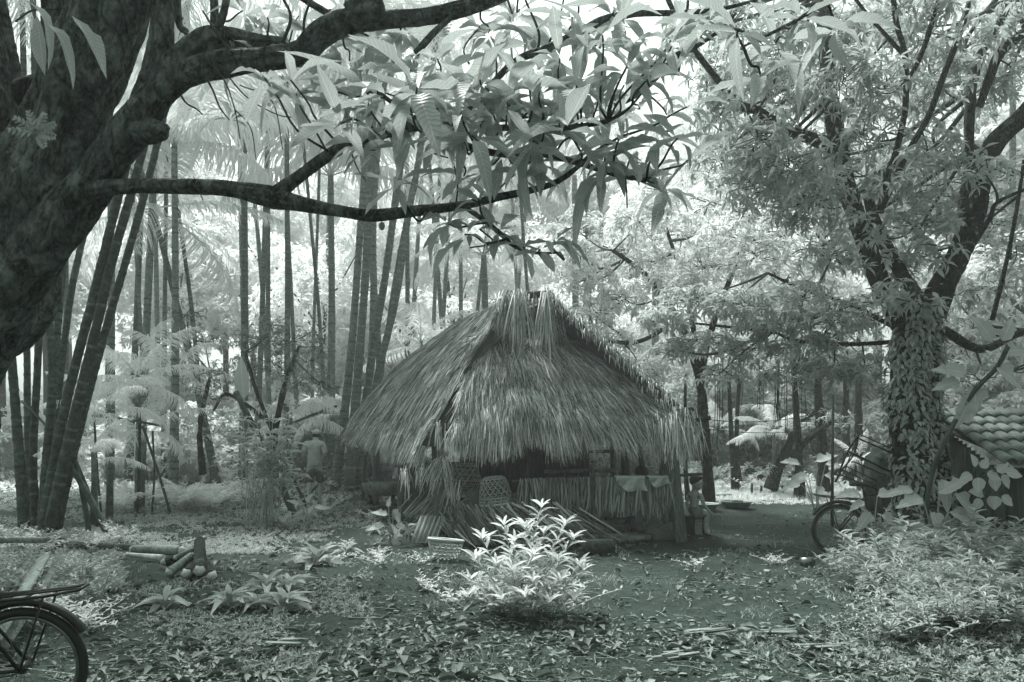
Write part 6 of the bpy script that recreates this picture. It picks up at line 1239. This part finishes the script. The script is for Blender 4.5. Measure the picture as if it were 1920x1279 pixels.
# rosettes
RL = [lm('leaf', leaf_tpl(6, d, .2, .6, wav=.8, seed=90+k, curl=.08), .24, M['rosette']) for k, d in enumerate((.25, .5, .7))]
for px, py, w_, lab in [(592, 1062, 66, 'pale rosette plant between the firewood and the hut'), (310, 1140, 60, 'rosette plant with floppy leaves below the firewood'), (428, 1140, 62, 'rosette plant left of the crowded rosettes'), (500, 1110, 60, 'upper rosette of the crowded group right of the firewood'),
                     (530, 1145, 68, 'lowest and largest rosette of the crowded group'), (540, 1110, 55, 'rightmost rosette of the crowded group'), (650, 1040, 34, 'small rosette near the left end of the hut'), (480, 1140, 50, 'middle rosette wedged in the crowded group'), (700, 1000, 30, 'tiny rosette beside the broad leaved seedling')]:
    g_ = G(px, py); s_ = g_[1]/F; r = thing('rosette_plant', lab, 'plant', (g_[0], g_[1], 0)); n = RN.randint(14, 18)
    for k in range(n):
        a = k*2.4+U(-.3, .3); e_ = math.radians(8+70*k/n+U(-10, 10)); place(RN.choice(RL), 'leaf', (g_[0], g_[1], .02), basis((math.cos(a)*math.cos(e_), math.sin(a)*math.cos(e_), math.sin(e_))), r, w_*s_*U(.75, 1.1)*(1-.3*k/n))
# broad leaved plants: stalks with one drooping blade each
BLm = {k: lm('leaf', leaf_tpl(11, d, .12, .36, wav=wv, seed=100+i), W_, M[mt_]) for i, (k, d, W_, wv, mt_) in enumerate((('taro', .35, .50, .75, 'mango'), ('long', .3, .34, .2, 'mango'), ('round', .15, .75, .15, 'mango'), ('pale', .3, .5, .7, 'rosette')))}
def broad(name, label, px, py, D, leaves, kind, cat='plant', mat='creeper2'):
    c_ = P(px, 0, D); r = thing(name, label, cat, (c_[0], D, 0))
    for (lx, ly, dd, ang, Lp) in leaves:
        t_ = P(lx, ly, D+dd); b = A([c_[0]+U(-.04, .04), D+U(-.03, .03), 0]); m = MB(); m.tube(cr([b, (b*.4+t_*.6)*A([1, 1, 1])+A([0, 0, .06]), t_], 5), np.linspace(.012, .005, 11), 6); m.build('stalk', M[mat], r)
        a = math.radians(ang); d = nrm(A([math.cos(a), -.25, math.sin(a)])); place(BLm[kind], 'leaf', t_, basis(d, A([U(-.3, .3), -.75, .9])), r, Lp*U(.72, .95)*(D+dd)/F)
    return r
broad('broad_leaved_plant', 'taro-like plant with big ragged leaves before the forked tree trunk', 1752, 0, 8.6, [(1712, 920, 0, 172, 52), (1730, 935, -.1, 185, 60), (1760, 925, 0, 40, 70), (1790, 925, -.1, -40, 80), (1745, 960, -.2, -60, 75), (1780, 960, -.1, -20, 80), (1765, 900, .1, -75, 80), (1730, 980, -.2, -110, 60), (1800, 965, 0, 0, 70), (1755, 990, -.2, -85, 60)], 'taro')
broad('broad_leaved_plant', 'ragged broad plant growing in front of the right bicycle', 1632, 0, 8.9, [(1612, 925, 0, 175, 62), (1620, 940, -.1, 200, 45), (1645, 930, 0, 20, 55), (1632, 960, -.1, -130, 50), (1652, 965, -.1, -30, 50)], 'taro')
broad('broad_leaved_plant', 'seedling with broad pale leaves left of the corner post', 735, 0, 10.8, [(727, 965, 0, 160, 36), (738, 955, 0, -60, 38), (720, 985, -.1, 185, 40), (742, 985, -.1, -10, 34), (718, 1008, -.2, 200, 40), (735, 1010, -.2, -50, 36), (728, 950, 0, 80, 24)], 'pale')
broad('broad_leaved_plant', 'upright sprig with long pale leaves beside the ground basket', 762, 0, 10.4, [(758, 990, 0, 130, 18), (765, 985, 0, 20, 18), (755, 1004, 0, 190, 18), (770, 1000, 0, -30, 20), (748, 1010, 0, 110, 34), (740, 1010, 0, 70, 30)], 'long')
broad('broad_leaved_plant', 'bright leafy seedling on the ground below the walking man', 577, 0, 12.2, [(560, 945, 0, 150, 28), (575, 940, 0, 60, 26), (590, 950, 0, 0, 28), (568, 958, 0, 200, 28), (585, 960, 0, -30, 24), (600, 955, .1, 20, 24), (548, 960, .1, 215, 32)], 'pale')
broad('broad_leaved_plant', 'large pale leaved bush at the right end of the grass strip', 1530, 0, 15, [(1500, 870, 0, 160, 50), (1530, 865, 0, 30, 50), (1515, 890, -.1, 200, 55), (1545, 890, -.1, -20, 50), (1500, 905, -.2, 190, 50), (1530, 910, -.2, -60, 46), (1548, 870, 0, 0, 40)], 'taro')
# tall sapling with round leaves against the shed, and the big leaves of the branch above it
def sprig(label, stem, leaves, kind, D, cat='shrub', wd=6):
    p0 = P(*stem[0][:3]); r = thing('sapling', label, cat, (p0[0], p0[1], 0)); pts, rd = limb([(a, b, c, wd) for a, b, c in stem], 5); m = MB(); m.tube(pts, rd, 7); m.build('stem', M['twig'], r)
    for lx, ly, ang, Lp in leaves:
        t_ = P(lx, ly, D+U(-.15, .05)); n_ = near_pt(pts, t_); m = MB(); m.tube([n_, (n_+t_)/2+A([0, 0, .03]), t_], .005, 5); m.build('stalk', M['twig'], r)
        a = math.radians(ang); place(BLm[kind], 'leaf', t_, basis(nrm(A([math.cos(a), -.15, math.sin(a)])), A([U(-.3, .3), -.9, .5])), r, Lp*D/F)
sprig('sapling with round drooping leaves against the dark shed wall', [(1852, 1000, 8.4), (1846, 930, 8.4), (1840, 890, 8.4), (1832, 872, 8.4)],
      [(1830, 875, 110, 26), (1840, 878, 60, 22), (1822, 890, 200, 26), (1850, 888, -20, 28), (1835, 895, -95, 30), (1862, 892, -80, 30), (1878, 890, -60, 30), (1885, 885, -10, 32), (1845, 925, 170, 30), (1855, 930, -70, 28), (1868, 930, -100, 26), (1878, 930, -40, 28), (1838, 935, -120, 26), (1870, 885, 40, 24)], 'round', 8.4, wd=4)
sprig('tall sapling with very large leaves leaning before the tiled roof', [(1732, 1010, 8.7), (1745, 900, 8.6), (1775, 820, 8.5), (1822, 740, 8.4), (1868, 690, 8.3), (1890, 650, 8.2)],
      [(1812, 700, 165, 60), (1830, 720, -95, 70), (1868, 690, -30, 75), (1880, 660, 10, 60), (1860, 640, 120, 60), (1800, 715, 190, 50), (1880, 640, 70, 50), (1822, 745, -120, 62)], 'taro', 8.4, wd=9)
# banana-like pale leaf and reed clump
r = thing('tall_leaf_plant', 'single tall pale paddle leaf standing among dark shrubs', 'plant', P(458, 900, 17)*A([1, 1, 0])); m = MB(); m.tube(cr([P(456, 905, 17)*A([1, 1, 0]), P(452, 820, 17), P(458, 745, 17)], 5), .02, 7); m.build('stalk', M['creeper2'], r)
place(BLm['long'], 'leaf', P(458, 748, 17), basis(nrm(P(446, 665, 17)-P(458, 748, 17)), A([.1, -1, .1])), r, 1.02)
r = thing('reed_clump', 'clump of thin upright canes topped by bright leaves left of the man', 'reed clump', G(500, 982)); g0 = G(500, 982)
for k in range(46):
    b = g0+A([U(-.32, .28), U(-.25, .25), -.02]); t_ = P(U(440, 560), U(775, 900), 12.8+U(-.4, .4)); m = MB(); pts = cr([b, (b+t_)/2+A([(b[0]-t_[0])*.15, 0, .05]), t_], 4); m.tube(pts, np.linspace(.009, .004, 9), 5, U(.3, 1)); m.build('cane', M['cane'], r)
    for j in range(7):
        i = RN.randint(5, 8); a = U(0, 6.28); place(HL[j % 4] if j % 2 else RL[0], 'leaf', pts[i], basis(nrm(A([math.cos(a), math.sin(a)*.6, U(-.1, .6)])), UP+rand_dirs(1)[0]*.3), r, U(.16, .32)) if k*7+j < 290 else None
# ferns
for px, py, sc, lab in [(352, 935, .36, 'feathery fern clump in the middle of the far yard edge'), (400, 930, .32, 'smaller feathery fern right of the bigger one'), (350, 890, .3, 'fern rising behind the feathery clump'), (230, 905, .3, 'fern beside the pole rack')]:
    D = 14.8; g_ = P(px, 0, D); r = thing('fern', lab, 'fern', (g_[0], D, 0))
    for k in range(10): put_frond(r, A([g_[0], D, .05]), k*36+U(-10, 10), U(45, 80), sc*U(.6, .9), FE[k % 2])

# ---------------------------------------------------------------- ground cover, fallen leaves, twigs
def scatter(n, region, dens=None):
    xs_, ys_ = [], []
    got = 0
    while got < n:
        px = NR.uniform(region[0], region[2], n*2); D = 1/NR.uniform(1/region[3], 1/region[1], n*2); x = (px-960)*D/F; y = D
        k = NR.random(n*2) < (dens(x, y, px, HZ+CH*F/D) if dens else 1); xs_.append(x[k]); ys_.append(y[k]); got += int(k.sum())
    return np.concatenate(xs_)[:n], np.concatenate(ys_)[:n]
def ld(x, y, px, py):
    d = .12+1.3*vnoise(x, y, .8, 21)**2.2+.5*vnoise(x, y, .25, 22)**3
    sandy = np.exp(-(((px-1130)/170)**2+((py-1120)/60)**2))+np.exp(-(((px-640)/120)**2+((py-1160)/50)**2))+.9*np.exp(-(((px-1420)/130)**2+((py-985)/40)**2)); return np.clip(d*(1-.85*np.clip(sandy, 0, 1)), 0, 1)
x, y = scatter(15000, (-150, 3.2, 2070, 15), ld); z = gh(x, y)+.012+NR.random(len(x))*.012; n = len(x); a = NR.random(n)*6.28; d = np.stack([np.cos(a), np.sin(a), NR.normal(size=n)*.08], 1)
L = np.clip(NR.lognormal(-2.98, .55, n), .018, .15); Wd = L*NR.uniform(.22, .5, n); Z = UP+NR.normal(size=(n, 3))*.26; ti = NR.integers(0, 4, n)
big_ = np.argsort(-L/y)[:300]; msk = np.ones(n, bool); msk[big_] = False
FL = [lm('fallen_leaf', tp, W_, M['litter2']) for tp in LIT for W_ in (.28, .42)]
for i in big_: place(RN.choice(FL), 'fallen_leaf', (x[i], y[i], z[i]+.008), basis(d[i], Z[i]), ground, float(L[i]))
lt = MB()
for j in range(4):
    k = msk & (ti == j); lt.inst(LIT[j], np.stack([x, y, z], 1)[k], d[k], Z[k], L[k], Wd[k])
x2, y2 = scatter(10000, (-150, 3.3, 2070, 12)); n2_ = len(x2); a2 = NR.random(n2_)*6.28; l2 = NR.uniform(.008, .035, n2_)
lt.inst(LIT[0], np.stack([x2, y2, gh(x2, y2)+.012], 1), np.stack([np.cos(a2), np.sin(a2), NR.normal(size=n2_)*.2], 1), UP+NR.normal(size=(n2_, 3))*.4, l2, l2*NR.uniform(.2, .7, n2_), NR.random(n2_)**1.5)
lt.build('leaf_litter', M['litter'], None, kind='stuff')
tg = MB(); x, y = scatter(900, (-100, 3.4, 2000, 14))
for a_, b_ in zip(x, y):
    th = U(0, 6.28); l_ = U(.05, .3); z_ = float(gh(a_, b_))+.015; d = A([math.cos(th), math.sin(th), 0])*l_; tg.tube([(a_, b_, z_), (a_+d[0]*.5+U(-.01, .01), b_+d[1]*.5, z_+U(.0, .02)), (a_+d[0], b_+d[1], z_+U(0, .02))], U(.002, .006), 4, U(0, 1), cap=False)
tg.build('ground_twigs', M['board'], None, kind='stuff')
# frond scraps right side and below: long flat palm pieces
for px, py, az_, L_, lab in [(1330, 1190, 5, .42, 'long pale fallen frond scrap on the lower right ground'), (1470, 1190, -10, .3, 'short fallen frond scrap right of the long one'), (1270, 1235, 12, .3, 'flat fallen frond scrap near the bottom edge'), (1860, 1155, -4, .4, 'fallen pale frond piece under the weeds at right'),
                            (1560, 1220, 8, .35, 'broad fallen frond scrap low at right'), (540, 1210, -12, .4, 'curled pale fallen husk in the lower left yard'), (210, 1105, 35, .4, 'shredded frond scrap left of the stump of wood')]:
    g_ = G(px, py); m = MB(); a = math.radians(az_)
    for k in range(6):
        o_ = g_+A([U(-.08, .08), U(-.05, .05), .02+.004*k]); d = A([math.cos(a+U(-.18, .18)), math.sin(a+U(-.18, .18)), U(0, .08)]); l_ = L_*U(.4, 1); m.beam(o_-d*l_*.45, o_+d*l_*.5, U(.012, .045), .003, UP+rand_dirs(1)[0]*.4, U(.4, 1))
    tag(m.build('frond_scrap', M['litter']), lab, 'frond scrap')
def grass(name, n, region, h, mat, w_=.004, dens=None, flat=.5):
    x, y = scatter(n, region, dens); z = gh(x, y); d = nrm(np.stack([NR.normal(size=n)*flat, NR.normal(size=n)*flat, np.ones(n)], 1)); l_ = h*NR.uniform(.4, 1.2, n); m = MB()
    O = np.stack([x, y, z], 1); side = nrm(np.cross(d, NR.normal(size=(n, 3))))*(w_*(y/8+.4))[:, None]; p1 = O+d*(l_*.55)[:, None]; p2 = p1+nrm(d+np.stack([NR.normal(size=n)*.5, NR.normal(size=n)*.5, -.4*np.ones(n)], 1))*(l_*.45)[:, None]
    V = np.stack([O-side, O+side, p1-side*.8, p1+side*.8, p2], 1); of = (np.arange(n)*5)[:, None]; m.add(V.reshape(-1, 3), of+A([0, 1, 3, 2]), of+A([2, 3, 4]), np.repeat(NR.random(n), 5)); return m.build(name, M[mat], None, kind='stuff')
def gc(name, n, region, L, mat, dens=None):
    x, y = scatter(n, region, dens); m = MB(); whorl_leaves(m, np.stack([x, y, gh(x, y)+NR.random(n)*L*.8], 1), 5, L, .38, (-5, 60), LF2); return m.build(name, M[mat], None, kind='stuff')
grass('grass_strip', 16000, (1285, 17.0, 1640, 26), .16, 'bright', .004, lambda x, y, px, py: np.clip((py-893)/8, 0, 1)*np.clip((938-py)/6, 0, 1))
gc('ground_cover', 2600, (1285, 16.5, 1640, 27), .07, 'bright')
gc('ground_cover', 5200, (160, 9.6, 640, 20), .045, 'tree', lambda x, y, px, py: np.clip(1.7*vnoise(x, y, .7, 31)-.35, 0, 1)*np.clip((640-px)/160, 0, 1))
gc('ground_cover', 5000, (-200, 13, 900, 26), .07, 'weed', lambda x, y, px, py: np.clip(1.9*vnoise(x, y, .9, 51)-.3, 0, 1))
gc('ground_cover', 900, (560, 10.5, 1000, 17), .05, 'weed', lambda x, y, px, py: np.clip(2*vnoise(x, y, .6, 52)-.8, 0, 1))
gc('ground_cover', 2500, (-100, 7.2, 230, 12), .07, 'weed')
gc('ground_cover', 1300, (200, 5.2, 700, 9), .035, 'weed', lambda x, y, px, py: np.clip(2*vnoise(x, y, .5, 33)-.9, 0, 1))
gc('ground_cover', 1500, (1500, 4.2, 2080, 9), .045, 'weed', lambda x, y, px, py: np.clip((px-1350)/500, .02, 1)*np.clip(2*vnoise(x, y, .5, 35)-.5, 0, 1))
gc('ground_cover', 9000, (-300, 20, 2200, 60), .16, 'bright')
grass('grass_tufts', 5000, (200, 4.5, 1900, 14), .07, 'weed', .003, lambda x, y, px, py: np.clip(3*vnoise(x, y, .35, 41)-2.1, 0, 1))
